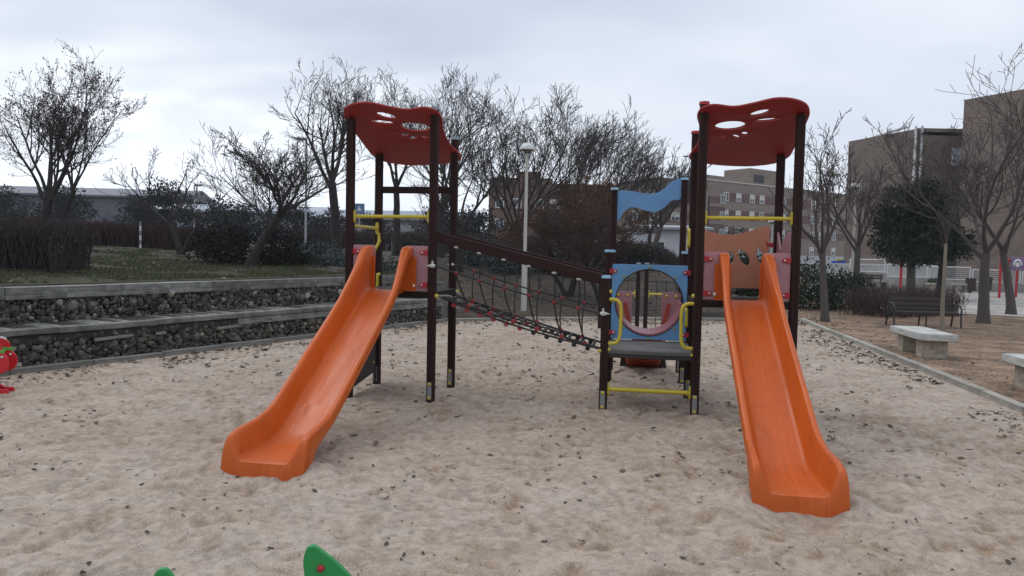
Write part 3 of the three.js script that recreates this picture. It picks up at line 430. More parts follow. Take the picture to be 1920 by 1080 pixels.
      ts.forEach((t, i) => {
        const top = at(t, 1.665, 1.262, k ? -0.905 : 0.0), midP = rope[0].clone().lerp(rope[16], t + 0.004 * k); midP.y -= 0.035 * 4 * t * (1 - t); midP.z = lerp(z, zi, 0.35 * Math.sin(Math.PI * t)); const low = at(clamp(t + (k ? 0.01 : 0.045) + 0.02 * (0.5 - t), 0, 1), 1.09, 0.60, zi, 0.012);
        part('hanger_rope', tube([top, top.clone().lerp(midP, 0.6).add(V(0.006, 0, 0)), midP, midP.clone().lerp(low, 0.5).add(V(-0.012, 0, 0)), low], 20, 0.0085, 7), M.rope, bridge);
        part('rope_clamp', clampG, M.white, bridge, [top.x, top.y + 0.012, top.z]);
        part('rope_knot', knotG, M.clampRed, bridge, [midP.x, midP.y, midP.z]); part('rope_knot', ringG, M.clampRed, bridge, [low.x, low.y, low.z + 0.004]);
      });
      for (let i = 0; i < 11; i++) { const p = at(0.09 + i * 0.083, 1.09, 0.60, zi + (k ? -0.02 : 0.02), 0.03); part('ring_clamp', ringG, i < 6 ? M.clampRed : M.rubber, bridge, [p.x, p.y - 0.03, p.z]); }
    }
    for (let i = 0; i < 13; i++) { const t = 0.045 + i * 0.0755, a = at(t, 1.085, 0.595, -0.2, 0.012), b = at(t, 1.085, 0.595, -0.7, 0.012); part('rung', rod(a, b, 0.017, 8), M.rubber, bridge); }
    for (const z of [-0.2, -0.7]) { part('bolt', new THREE.SphereGeometry(0.024, 12, 8), M.yellow, bridge, [-2.665, 1.11, z === -0.2 ? 0.03 : -0.90]); part('bolt', new THREE.SphereGeometry(0.02, 12, 8), M.yellow, bridge, [-0.955, 0.605, z === -0.2 ? 0.03 : -0.9]); part('shackle', tube([[-2.68, 1.105, z === -0.2 ? 0.02 : -0.9], [-2.6, 1.10, z - 0.0], [-2.55, 1.09, z]], 12, 0.012, 8), M.steel, bridge); }
  }
}

// ------------------------------------------------------------------ buildings and far setting
const lin = (a) => std(a[0], a[1], a[2], a[3] ?? 0.85);
const glass = phys(0.05, 0.06, 0.07, 0.12), whiteFrame = std(0.62, 0.63, 0.63, 0.5), shutter = std(0.55, 0.54, 0.50, 0.6);
const brickTan = std(0.36, 0.285, 0.235, 0.9, { map: tx.plaster }), brickRed = std(0.20, 0.105, 0.088, 0.9, { map: tx.plaster }), brickBrown = std(0.20, 0.115, 0.082, 0.9, { map: tx.plaster });
const bigBrick = std(0.30, 0.235, 0.205, 0.92, { map: tx.plaster }), trimPale = std(0.5, 0.48, 0.46, 0.8);
const wbox = (w, h, d, x, y, z, m = 3) => { const g = box(w, h, d, x, y, z), p = g.attributes.position, n = g.attributes.normal, u = g.attributes.uv; for (let i = 0; i < p.count; i++) u.setXY(i, (Math.abs(n.getX(i)) > 0.5 ? p.getZ(i) : p.getX(i)) / m, (Math.abs(n.getY(i)) > 0.5 ? p.getZ(i) : p.getY(i)) / m); return g; };
const winFrame = merge([box(1.2, 0.09, 0.14, 0, 0.6, 0), box(1.2, 0.09, 0.14, 0, -0.6, 0), box(0.09, 1.11, 0.14, -0.555, 0, 0), box(0.09, 1.11, 0.14, 0.555, 0, 0), box(0.07, 1.11, 0.12, 0, 0, 0)]);
const winPane = box(1.02, 1.11, 0.04, 0, 0, -0.02), winShut = box(1.02, 0.6, 0.05, 0, 0.25, 0.02);
function windowAt(parent, x, y, z, sx = 1, sy = 1, shut = false) { const f = part('window', winFrame, whiteFrame, parent, [x, y, z]); f.scale.set(sx, sy, 1); part('pane', winPane, glass, f); if (shut) { part('shutter', winShut, shutter, f); } return f; }
{ // long apartment block behind the right tower; local x runs along its facade, away from the camera
  const ax = 28.16, az = -110, bx = 58.55, bz = -131.6, L = Math.hypot(bx - ax, bz - az), b = thing('apartment_building', 'long tan and red brick apartment block with rooftop stair tower, behind the right slide tower', 'building', [ax, 0, az], -Math.atan2(bz - az, bx - ax));
  const g0 = -1;
  part('wall', wbox(L, 13.55, 12, L / 2, 5.775, -6), brickTan, b);
  for (const y of [10.35, 7.75, 5.15]) { part('brick_band', wbox(L - 4.2, 1.25, 0.06, L / 2 + 2.0, y, 0.03), brickRed, b); }
  part('bay', wbox(3.6, 11.2, 0.5, 2.0, 4.6, 0.25), brickRed, b); for (const y of [8.95, 6.4, 3.8]) part('bay_band', wbox(3.62, 0.5, 0.06, 2.0, y, 0.53), brickTan, b);
  part('roof_edge', box(L + 0.2, 0.16, 0.3, L / 2, 12.62, -0.02), trimPale, b);
  part('corner_parapet', wbox(4.2, 0.75, 4, 1.9, 12.92, -1.9), brickTan, b);
  const t = part('stair_tower', wbox(8.2, 2.6, 5, 15.0, 13.9, -3.2), brickTan, b); part('opening', box(2.4, 1.1, 0.3, 13.1, 13.7, -0.72), std(0.03, 0.03, 0.035, 0.9), t);
  const rr = mulberry(3); for (const y of [10.35, 7.75, 5.15, 2.6]) for (const x of [4.4, 7.3, 10.6, 13.0, 18.6, 22.6, 26.8, 29.4, 33.2]) windowAt(b, x, y, 0.1, 0.95, 1.0, rr() < 0.6);
  for (const y of [9.9, 7.4, 4.8]) windowAt(b, 3.1, y, 0.56, 0.9, 1);
  part('ground_floor', wbox(L - 4.4, 2.4, 0.3, L / 2 + 2.1, 0.6, 0.06), std(0.42, 0.42, 0.44, 0.8), b);
}
{ // block behind the blue flag
  const b = thing('apartment_building', 'tan brick apartment block with low gabled top, behind the blue flag panel', 'building', [15.64, 0, -108], -0.02);
  part('wall', wbox(12.3, 12.4, 9, 6.1, 5.3, -4.5), brickTan, b); part('brick_band', wbox(11, 1.3, 0.06, 6, 9.6, 0.03), brickRed, b); part('brick_band', wbox(11, 1.3, 0.06, 6, 7.0, 0.03), brickRed, b);
  const s = new THREE.Shape(); s.moveTo(0, 0); s.lineTo(12.3, 0); s.lineTo(12.3, 0.6); s.lineTo(5, 1.1); s.lineTo(0, 0.35); part('roof', plate(s, 9, 0), brickTan, b, [-0.05, 11.5, -4.55]);
  for (const y of [9.6, 7.0, 4.4]) for (const x of [1.6, 4.6, 7.6, 10.6]) windowAt(b, x, y, 0.08, 1, 1, x > 5);
}
{ // brown building behind the bare trees
  const b = thing('apartment_building', 'dark brown brick block behind the bare trees and white lamp post', 'building', [-3.18, 0, -95], 0.02);
  part('wall', wbox(16.2, 10.6, 9, 8.1, 4.9, -4.5), brickBrown, b); part('brick_band', wbox(15, 1.2, 0.06, 8, 7.6, 0.03), brickRed, b); part('brick_band', wbox(15, 1.2, 0.06, 8, 5.0, 0.03), brickTan, b); part('parapet', wbox(8, 0.7, 8, 4.1, 10.5, -4.4), brickBrown, b); part('stair_tower', wbox(3, 1.2, 3, 5.2, 11.3, -4), brickBrown, b);
  for (const y of [7.6, 5.0, 2.6]) for (const x of [1.4, 3.6, 6.4, 8.3, 11.2, 14.2]) windowAt(b, x, y, 0.08, 0.9, 0.95, x > 7);
}
{ // big blank brick building on the right
  const b = thing('brick_building', 'tall windowless greyish brick building filling the right background', 'building', [0, 0, 0]);
  const wallSeg = (name, ax, az, cx, cz, h, mat) => { const L = Math.hypot(cx - ax, cz - az), m = part(name, wbox(L, h + 1, 0.5, L / 2, h / 2 - 0.5, -0.25), mat, b, [ax, 0, az], [0, -Math.atan2(cz - az, cx - ax), 0]); return m; };
  wallSeg('side_wall', 22.51, -50, 24.02, -45, 9.38, bigBrick); wallSeg('front_wall', 24.02, -45, 30.0, -45.0, 9.42, bigBrick);
  wallSeg('side_wall', 24.91, -42, 34.0, -22.4, 10.5, bigBrick); wallSeg('return_wall', 27.6, -45.6, 24.91, -42, 10.5, bigBrick);
  wallSeg('back_wall', 22.51, -50, 40, -56, 9.38, bigBrick);
  part('roof', box(9, 0.2, 8, 28.8, 9.1, -49), std(0.2, 0.19, 0.18), b); 
  part('coping', box(0.16, 0.10, 5.2, 23.28, 9.44, -47.5), trimPale, b, [0, 0, 0]).rotation.set(0, 0, 0);
  part('downpipe', rod([23.82, 0, -44.85], [23.82, 9.5, -44.85], 0.07), whiteFrame, b); part('downpipe', rod([24.12, 0, -44.72], [24.12, 9.5, -44.72], 0.07), std(0.5, 0.5, 0.52), b);
  const w = part('window', rbox(0.95, 1.05, 0.08, 0.01), whiteFrame, b, [26.55, 7.75, -44.98]); part('pane', box(0.8, 0.9, 0.06, 0, 0, 0.03), std(0.55, 0.62, 0.70, 0.3), w);
}
function lowBuilding(label, x, z, w, h, d, wall, roofM, turn = 0, pitch = 0.9, wins = 0) {
  const b = thing('low_building', label, 'building', [x, 0, z], turn);
  part('wall', wbox(w, h, d, 0, h / 2, 0), wall, b);
  const s = new THREE.Shape(); s.moveTo(-d / 2 - 0.5, 0); s.lineTo(d / 2 + 0.5, 0); s.lineTo(d / 2 + 0.5, 0.18); s.lineTo(0, pitch); s.lineTo(-d / 2 - 0.5, 0.18); const g = plate(s, w + 0.8, 0); g.rotateY(Math.PI / 2); part('roof', g, roofM, b, [0, h + 0.01, 0]);
  for (let i = 0; i < wins; i++) windowAt(b, -w / 2 + (i + 0.5) * w / wins, h - 1.5, d / 2 + 0.06, 1.1, 1.0, i % 2);
  return b;
}
lowBuilding('long low grey warehouse on the rise at far left', -50, -82, 30, 6.2, 12, std(0.11, 0.115, 0.135, 0.7), std(0.13, 0.14, 0.17, 0.6), 0.1, 1.3, 0);
lowBuilding('low pale house with a grey pitched roof, seen between the left tower posts', -9.8, -66, 13, 3.9, 8, std(0.42, 0.41, 0.42), std(0.24, 0.27, 0.33, 0.6), -0.06, 1.0, 4);
lowBuilding('long low hangar with pale blue-grey roof behind the leaning tree', -25.5, -72, 15, 4.5, 8, std(0.20, 0.21, 0.24), std(0.33, 0.36, 0.42, 0.6), 0.04, 0.9, 4);
lowBuilding('small white service building behind the blue flag panel', 11.8, -58, 5, 3.4, 5, std(0.52, 0.54, 0.58), std(0.35, 0.36, 0.38), 0.03, 0.4, 2);

// ------------------------------------------------------------------ bare trees
function tubeMesh() {
  const P = [], N = [], I = [];
  return {
    add(path, radii, sides) {
      const base = P.length / 3, n = path.length, t = V(), u = V(), w = V(), up = V(0.31, 0.2, 0.93).normalize();
      for (let i = 0; i < n; i++) {
        t.copy(path[Math.min(i + 1, n - 1)]).sub(path[Math.max(i - 1, 0)]).normalize(); u.crossVectors(t, up).normalize(); w.crossVectors(t, u);
        for (let k = 0; k < sides; k++) { const a = k / sides * 2 * Math.PI, c = Math.cos(a), s = Math.sin(a), x = u.x * c + w.x * s, y = u.y * c + w.y * s, z = u.z * c + w.z * s; P.push(path[i].x + x * radii[i], path[i].y + y * radii[i], path[i].z + z * radii[i]); N.push(x, y, z); }
      }
      for (let i = 0; i < n - 1; i++) for (let k = 0; k < sides; k++) { const a = base + i * sides + k, b = base + i * sides + (k + 1) % sides; I.push(a, b, a + sides, b, b + sides, a + sides); }
    },
    geo() { const g = new THREE.BufferGeometry(); g.setAttribute('position', new THREE.Float32BufferAttribute(P, 3)); g.setAttribute('normal', new THREE.Float32BufferAttribute(N, 3)); g.setIndex(I); return g; }, get count() { return I.length / 3; },
  };
}
function leafMesh(rng) {
  const P = [], C = [], I = [];
  return {
    add(p, size, col, dir) {
      const a = V(rng() - 0.5, rng() - 0.5, rng() - 0.5).normalize(), b = V(rng() - 0.5, rng() - 0.5, rng() - 0.5).cross(a).normalize(), n = a.clone().cross(b); if (dir) a.lerp(dir, 0.5).normalize();
      const o = P.length / 3, w = size * 0.36; const q = [p, p.clone().addScaledVector(a, size * 0.5).addScaledVector(b, w).addScaledVector(n, size * 0.08), p.clone().addScaledVector(a, size), p.clone().addScaledVector(a, size * 0.5).addScaledVector(b, -w).addScaledVector(n, size * 0.08)];
      const k = 0.7 + 0.6 * rng(); for (const v of q) { P.push(v.x, v.y, v.z); C.push(col[0] * k, col[1] * k, col[2] * k); } I.push(o, o + 1, o + 2, o, o + 2, o + 3);
    },
    geo() { const g = new THREE.BufferGeometry(); g.setAttribute('position', new THREE.Float32BufferAttribute(P, 3)); g.setAttribute('color', new THREE.Float32BufferAttribute(C, 3)); g.setIndex(I); g.computeVertexNormals(); return g; }, get n() { return I.length; },
  };
}
const barks = { dark: std(0.030, 0.025, 0.023, 0.95, { bumpMap: tx.fine, bumpScale: 0.01 }), grey: std(0.08, 0.07, 0.063, 0.95, { bumpMap: tx.fine, bumpScale: 0.01 }), pale: std(0.20, 0.175, 0.135, 0.9), hedge: std(0.046, 0.037, 0.038, 0.95), hedgeRed: std(0.056, 0.031, 0.029, 0.95), twig: std(0.046, 0.038, 0.036, 0.95), twigRed: std(0.062, 0.038, 0.032, 0.95), twigGrey: std(0.07, 0.058, 0.052, 0.95) };
const leafMat = new THREE.MeshPhysicalMaterial({ vertexColors: true, roughness: 0.95, specularIntensity: 0.2, side: THREE.DoubleSide });
const leafGloss = new THREE.MeshPhysicalMaterial({ vertexColors: true, roughness: 0.7, specularIntensity: 0.35, side: THREE.DoubleSide });
let TRIS = 0;
// o: h height, r trunk radius, fork height of the fork, limbs, spread (0 up .. 1 flat), lean [x, z], drift (wind), dens, levels
function bareTree(name, label, x, z, seed, o, group) {
  const rng = mulberry(seed), t = thing(name, label, 'tree', [x, groundH(x, z) - 0.05, z]); if (group) t.userData.group = group;
  const trunk = tubeMesh(), crown = tubeMesh(), leaves = leafMesh(rng);
  const rnd = (a) => (rng() - 0.5) * 2 * a, drift = V(...(o.drift ?? [0, 0, 0])), trop = o.trop ?? 0.12, minR = o.minR ?? 0.0065;
  const top = V(0, 0, 0);
  const rec = (p, d, len, r, lvl) => {
    const n = lvl >= 3 ? 3 : lvl === 2 ? 5 : 7, path = [p.clone()], rad = [r]; const q = p.clone(), dir = d.clone();
    const kids = [];
    for (let i = 1; i <= n; i++) {
      dir.x += rnd(o.wob ?? 0.13); dir.z += rnd(o.wob ?? 0.13); dir.y += rnd(0.08) + trop * (lvl ? 1 : 0.5); dir.addScaledVector(drift, 0.12).normalize();
      q.addScaledVector(dir, len / n); path.push(q.clone()); rad.push(Math.max(minR, r * (1 - 0.72 * i / n)));
      if (lvl < (o.levels ?? 4) && i >= (lvl ? 1 : 2)) { const c = (o.dens ?? 1) * [0.72, 0.75, 0.72, 0.5][Math.min(lvl, 3)]; const m = Math.floor(c + rng()); for (let k = 0; k < m; k++) kids.push([q.clone(), dir.clone(), i / n, rad[i]]); }
    }
    (lvl === 0 ? crown : crown).add(path, rad, lvl === 0 ? 7 : lvl === 1 ? 5 : 3);
    if (o.leaf && lvl >= (o.leafLvl ?? 2)) for (let k = Math.floor((o.leafN ?? 2) + rng()); k > 0; k--) { const b = path[1 + Math.floor(rng() * n)]; leaves.add(b.clone().add(V(rnd(0.06), rnd(0.06), rnd(0.06))), o.leafS ?? 0.07, o.leaf[Math.floor(rng() * o.leaf.length)]); }
    for (const [c, cd, f, cr] of kids) {
      const side = V(rnd(1), rnd(1), rnd(1)).cross(cd).normalize(), ang = lerp(0.45, 1.0, rng()) * (o.open ?? 1);
      const nd = cd.clone().multiplyScalar(Math.cos(ang)).addScaledVector(side, Math.sin(ang)).normalize(); if (nd.y < -0.25) nd.y *= -0.5;
      rec(c, nd, len * lerp(0.72, 0.42, f) * lerp(0.7, 1.15, rng()), Math.max(minR, Math.min(cr * 0.8, r * 0.5)), lvl + 1);
    }
  };
  const forks = o.trunks ?? [{ lean: o.lean ?? [0, 0], fork: o.fork, r: o.r, h: o.h, x: 0 }];
  forks.forEach((f, fi) => {
    const path = [], rad = [], n = 8, wob = o.trunkWob ?? 0.03; const P0 = V(f.x ?? 0, 0, 0); let ox = 0, oz = 0;
    for (let i = 0; i <= n; i++) { const u = i / n; ox += rnd(wob) * f.fork / n * 2; oz += rnd(wob) * f.fork / n * 2; path.push(V(P0.x + f.lean[0] * Math.pow(u, 1.3) + ox, f.fork * u, f.lean[1] * u + oz)); rad.push(f.r * (1 - 0.28 * u) * (1 + 0.32 * Math.exp(-u * 10))); }
    trunk.add(path, rad, 9);
    const tip = path[n], td = path[n].clone().sub(path[n - 2]).normalize(), limbs = f.limbs ?? o.limbs ?? 4, a0 = rng() * 6.28, H = f.h - f.fork;
    for (let k = 0; k < limbs; k++) { const a = a0 + (k + rnd(0.25)) / limbs * 6.28, sp = (o.spread ?? 0.6) * lerp(0.7, 1.2, rng()); const d = V(Math.cos(a) * sp, 1 - 0.45 * sp, Math.sin(a) * sp).addScaledVector(td, 0.35).normalize(); rec(path[n - (k % 3 === 2 ? 1 : 0)].clone(), d, H / Math.max(0.55, d.y + 0.15) * lerp(0.60, 0.78, rng()), f.r * 0.62 / Math.pow(limbs, 0.22), 0); }
    if (o.low) for (let k = 0; k < o.low; k++) { const i = 3 + Math.floor(rng() * 5), a = rng() * 6.28; rec(path[i].clone(), V(Math.cos(a), 0.5, Math.sin(a)).normalize(), H * 0.5, f.r * 0.25, 1); }
  });
  const HT = Math.max(...forks.map((f) => f.h)), FK = Math.min(...forks.map((f) => f.fork)), cg = crown.geo(), gs = [cg]; if (leaves.n) gs.push(leaves.geo()); cg.computeBoundingBox();
  const ky = clamp((HT - FK) / (cg.boundingBox.max.y - FK), 0.4, 1.6), kx = Math.pow(ky, 0.6) * (o.wide ?? 1), cx = (forks[0].lean[0] + (forks[1] ?? forks[0]).lean[0]) / 2;
  for (const g of gs) { const p = g.attributes.position; for (let i = 0; i < p.count; i++) { const y = p.getY(i), f = sm(FK, FK + 0.6, y), k = lerp(1, kx, f); p.setXYZ(i, cx + (p.getX(i) - cx) * k, y > FK ? FK + (y - FK) * ky : y, p.getZ(i) * k); } }
  part('trunk', trunk.geo(), barks[o.bark ?? 'dark'], t); part('branches', cg, barks[o.twig ?? 'twig'], t); TRIS += crown.count + trunk.count;
  if (leaves.n) { part('leaves', gs[1], leafMat, t); TRIS += leaves.n / 3; }
  return t;
}
const redLeaf = [[0.15, 0.092, 0.088], [0.12, 0.075, 0.074], [0.18, 0.11, 0.10]], brownLeaf = [[0.12, 0.06, 0.03], [0.16, 0.075, 0.035], [0.09, 0.05, 0.03]];
bareTree('forked_tree', 'big forked tree with reddish leaf remnants at far left behind the clipped hedge', -12.6, -20, 101, { trunks: [{ lean: [0.35, 0.1], fork: 1.3, r: 0.14, h: 5.4, limbs: 7, x: -0.05 }, { lean: [0.6, 0.1], fork: 1.6, r: 0.085, h: 5.0, limbs: 5, x: 0.35 }], spread: 0.55, dens: 1.15, levels: 4, trop: 0.07, leaf: redLeaf, leafN: 1.25, leafS: 0.055, twig: 'twig', wide: 0.85, leafLvl: 2, minR: 0.005, wob: 0.15 });
bareTree('leaning_tree', 'dark tree leaning left at the left edge of the picture', -15.6, -22, 102, { h: 4.2, r: 0.14, fork: 1.1, lean: [-0.9, 0.1], limbs: 5, spread: 0.75, leaf: redLeaf, leafN: 2, leafS: 0.08, levels: 4, dens: 0.85 });
bareTree('small_tree', 'small crooked bare tree standing alone on the lawn', -9.0, -20.3, 103, { trunks: [{ lean: [-0.35, 0], fork: 0.95, r: 0.085, h: 3.0, limbs: 3 }, { lean: [0.42, 0], fork: 0.9, r: 0.06, h: 2.6, limbs: 3, x: 0.03 }], spread: 0.85, dens: 0.75, levels: 4, wob: 0.2, trop: 0.09 });
bareTree('leaning_tree', 'dark bare tree leaning right above the two dark bushes', -6.0, -17, 104, { h: 3.6, r: 0.11, fork: 1.35, lean: [0.75, 0], limbs: 6, spread: 0.9, dens: 1.1, levels: 4, trop: 0.07, wob: 0.2, low: 3 });
bareTree('bare_tree', 'densely twigged bare tree behind the dark tree leaning right', -7.4, -23, 105, { h: 4.4, r: 0.11, fork: 1.2, limbs: 6, spread: 0.75, dens: 1.15, levels: 4, wob: 0.17 });
bareTree('tall_tree', 'tall straight bare tree just left of the left slide tower', -6.55, -28, 106, { h: 7.9, r: 0.2, fork: 2.8, limbs: 5, spread: 0.55, dens: 1.09, levels: 4, lean: [-0.15, 0], trop: 0.09, minR: 0.008 });
bareTree('bare_tree', 'slender forked bare tree seen between the left tower posts', -5.0, -32, 107, { h: 8.2, r: 0.17, fork: 2.9, limbs: 4, spread: 0.5, dens: 1.03, levels: 4, trop: 0.1, minR: 0.009 });
bareTree('bare_tree', 'dark bare tree with low limbs just right of the left slide tower', -1.75, -24, 108, { h: 6.2, r: 0.15, fork: 1.5, limbs: 6, spread: 0.72, dens: 1.15, levels: 4, lean: [0.1, 0], low: 2, minR: 0.008 });
bareTree('bare_tree', 'tall upright bare tree behind the rope bridge left end', -3.0, -31, 109, { h: 7.9, r: 0.16, fork: 2.0, limbs: 6, spread: 0.5, dens: 1.09, levels: 4, drift: [0.25, 0, 0], minR: 0.009 });
bareTree('bare_tree', 'wide bare tree directly behind the white lamp post', 0.15, -26, 110, { h: 6.4, r: 0.16, fork: 1.2, limbs: 7, spread: 0.66, dens: 1.15, levels: 4, drift: [0.2, 0, 0], minR: 0.008 });
bareTree('brushy_tree', 'reddish-brown brushy tree with two dark trunks behind the rope bridge', 1.6, -20.6, 111, { trunks: [{ lean: [0.25, 0], fork: 0.9, r: 0.10, h: 3.2, limbs: 6, x: 0 }, { lean: [-0.5, 0], fork: 0.8, r: 0.07, h: 2.9, limbs: 5, x: -0.1 }], spread: 0.8, dens: 1.25, levels: 4, twig: 'twigRed', leaf: brownLeaf, leafN: 1, leafS: 0.05, trop: 0.05 });
bareTree('brushy_tree', 'dark brushy tree with leaning trunk left of the middle platform', 2.35, -19.7, 112, { trunks: [{ lean: [-0.35, 0], fork: 0.9, r: 0.08, h: 3.0, limbs: 6 }], spread: 0.85, dens: 1.2, levels: 4, twig: 'twigRed', low: 2, trop: 0.05 });
bareTree('brushy_tree', 'rust-brown dense leafy shrub tree behind the brushy trees', 3.0, -30, 113, { h: 3.6, r: 0.1, fork: 0.6, limbs: 8, spread: 0.7, dens: 1.1, levels: 4, twig: 'twigRed', leaf: brownLeaf, leafN: 2, leafS: 0.07, trop: 0.06, minR: 0.009 });
bareTree('windswept_tree', 'leftmost of the distant bare trees rising above the brown building', 3.0, -40, 114, { h: 8.6, r: 0.15, fork: 1.8, limbs: 7, spread: 0.5, dens: 1.09, levels: 4, drift: [0.5, 0, 0], minR: 0.011, twig: 'twigGrey' }, 'distant bare trees rising above the brown building');
bareTree('windswept_tree', 'middle of the distant bare trees rising above the brown building', 5.4, -42, 115, { h: 8.2, r: 0.15, fork: 1.6, limbs: 7, spread: 0.5, dens: 1.09, levels: 4, drift: [0.5, 0, 0], minR: 0.011, twig: 'twigGrey' }, 'distant bare trees rising above the brown building');
bareTree('windswept_tree', 'rightmost of the distant bare trees, above the blue flag panel', 8.0, -44, 116, { h: 8.0, r: 0.15, fork: 2.0, limbs: 7, spread: 0.55, dens: 1.09, levels: 4, drift: [0.55, 0, 0], minR: 0.011, twig: 'twigGrey' }, 'distant bare trees rising above the brown building');
bareTree('bare_tree', 'bare tree with pale trunk foot seen under the blue flag panel', 4.9, -27, 117, { h: 4.6, r: 0.12, fork: 1.5, lean: [0.4, 0], limbs: 4, spread: 0.7, dens: 0.85, levels: 4, bark: 'grey' });
bareTree('bare_tree', 'pale-trunked bare tree right of the right slide tower, beside the kerb', 7.85, -18.6, 118, { h: 5.1, r: 0.10, fork: 1.75, lean: [-0.1, 0], limbs: 5, spread: 0.62, dens: 0.85, levels: 4, bark: 'grey', twig: 'twigGrey', trop: 0.08, wob: 0.16 });
bareTree('bare_tree', 'bare tree behind the leafy green hedge, left of the evergreen', 11.05, -24, 119, { h: 5.4, r: 0.12, fork: 2.0, limbs: 5, spread: 0.68, dens: 0.9, levels: 4, bark: 'grey', twig: 'twigGrey', minR: 0.008 });
bareTree('sapling', 'slim pale young tree in front of the wooden bench', 9.42, -16.3, 120, { h: 2.95, r: 0.045, fork: 2.0, limbs: 5, spread: 0.2, dens: 0.7, levels: 3, bark: 'pale', twig: 'twigGrey', trop: 0.05, minR: 0.005, trunkWob: 0.015 });
bareTree('bare_tree', 'large spreading bare tree with thick trunk right of the wooden bench', 12.1, -19.1, 121, { h: 6.7, r: 0.14, fork: 1.85, lean: [-0.05, 0.1], limbs: 5, spread: 0.88, dens: 1.12, levels: 4, bark: 'grey', twig: 'twigGrey', trop: 0.085, wob: 0.15, minR: 0.0075 });
bareTree('bare_tree', 'bare tree with bent trunk at the right edge of the picture', 14.95, -22.3, 122, { h: 5.6, r: 0.13, fork: 2.0, lean: [-0.35, 0], limbs: 5, spread: 0.85, dens: 0.9, levels: 4, bark: 'grey', twig: 'twigGrey', minR: 0.008 });
bareTree('bare_tree', 'dark thin tree between the evergreen and the concrete bench', 17.75, -31, 123, { h: 6.5, r: 0.13, fork: 2.2, limbs: 5, spread: 0.7, dens: 0.85, levels: 4, minR: 0.009, twig: 'twigGrey' });

// ------------------------------------------------------------------ evergreens, hedges, bushes
function clump(leaves, rng, c, rad, n, size, cols) { for (let i = 0; i < n; i++) { const d = V(rng() - 0.5, rng() - 0.5, rng() - 0.5).normalize(), q = Math.pow(rng(), 0.4); leaves.add(V(c[0] + d.x * rad[0] * q, c[1] + d.y * rad[1] * q, c[2] + d.z * rad[2] * q), size * (0.7 + 0.6 * rng()), cols[Math.floor(rng() * cols.length)], d); } }
function leafyTree(name, label, category, x, z, seed, o) {
  const rng = mulberry(seed), t = thing(name, label, category, [x, groundH(x, z) - 0.04, z]); const lv = leafMesh(rng), tr = tubeMesh();
  if (o.trunk) { tr.add([V(0, 0, 0), V(0.02, o.trunk * 0.5, 0), V(0, o.trunk, 0), V(0, o.trunk * 1.8, 0)], [o.tr * 1.2, o.tr, o.tr * 0.9, o.tr * 0.5], 9); for (let k = 0; k < 8; k++) { const a = k * 0.8, c = o.blobs[k % o.blobs.length]; tr.add([V(0, o.trunk, 0), V(c[0] * 0.5, lerp(o.trunk, c[1], 0.6), c[2] * 0.5), V(c[0], c[1], c[2])], [o.tr * 0.5, o.tr * 0.3, 0.02], 5); } part('trunk', tr.geo(), barks[o.bark ?? 'grey'], t); }
  for (const b of o.blobs) { const m = Math.round(o.n * b[3] * b[3]); for (let k = 0; k < m; k++) { const d = V(rng() - 0.5, (rng() - 0.45), rng() - 0.5).normalize(), q = 0.55 + 0.5 * rng(); clump(lv, rng, [b[0] + d.x * b[3] * q, b[1] + d.y * (b[4] ?? b[3]) * q, b[2] + d.z * b[3] * q], [o.cl, o.cl * 0.8, o.cl], o.per, o.size, o.cols); } }
  part(o.partName ?? 'crown', lv.geo(), o.gloss ? leafGloss : leafMat, t); TRIS += lv.n / 3; return t;
}
const darkGreen = [[0.014, 0.024, 0.014], [0.020, 0.032, 0.017], [0.010, 0.018, 0.012], [0.026, 0.038, 0.023]];
leafyTree('evergreen_tree', 'dark glossy evergreen tree behind the wooden bench', 'tree', 16.0, -30, 201, { trunk: 1.35, tr: 0.17, n: 120, per: 28, cl: 0.32, size: 0.12, gloss: true, cols: darkGreen, blobs: [[-0.35, 3.75, 0, 1.05, 0.95], [0.35, 4.0, 0.2, 0.85, 0.8], [-0.6, 2.4, 0.1, 0.95, 0.8], [0.6, 2.5, 0, 1.15, 0.95], [1.6, 2.2, 0, 0.85, 0.6], [-0.1, 1.9, 0.4, 0.8, 0.5], [-1.0, 3.1, 0, 0.6, 0.6]] });
leafyTree('topiary_bush', 'small round dark green bush seen over the salmon back panel', 'bush', 12.1, -41, 202, { trunk: 1.3, tr: 0.09, n: 60, per: 22, cl: 0.2, size: 0.09, cols: darkGreen, blobs: [[0, 2.75, 0, 0.62, 0.55]] });
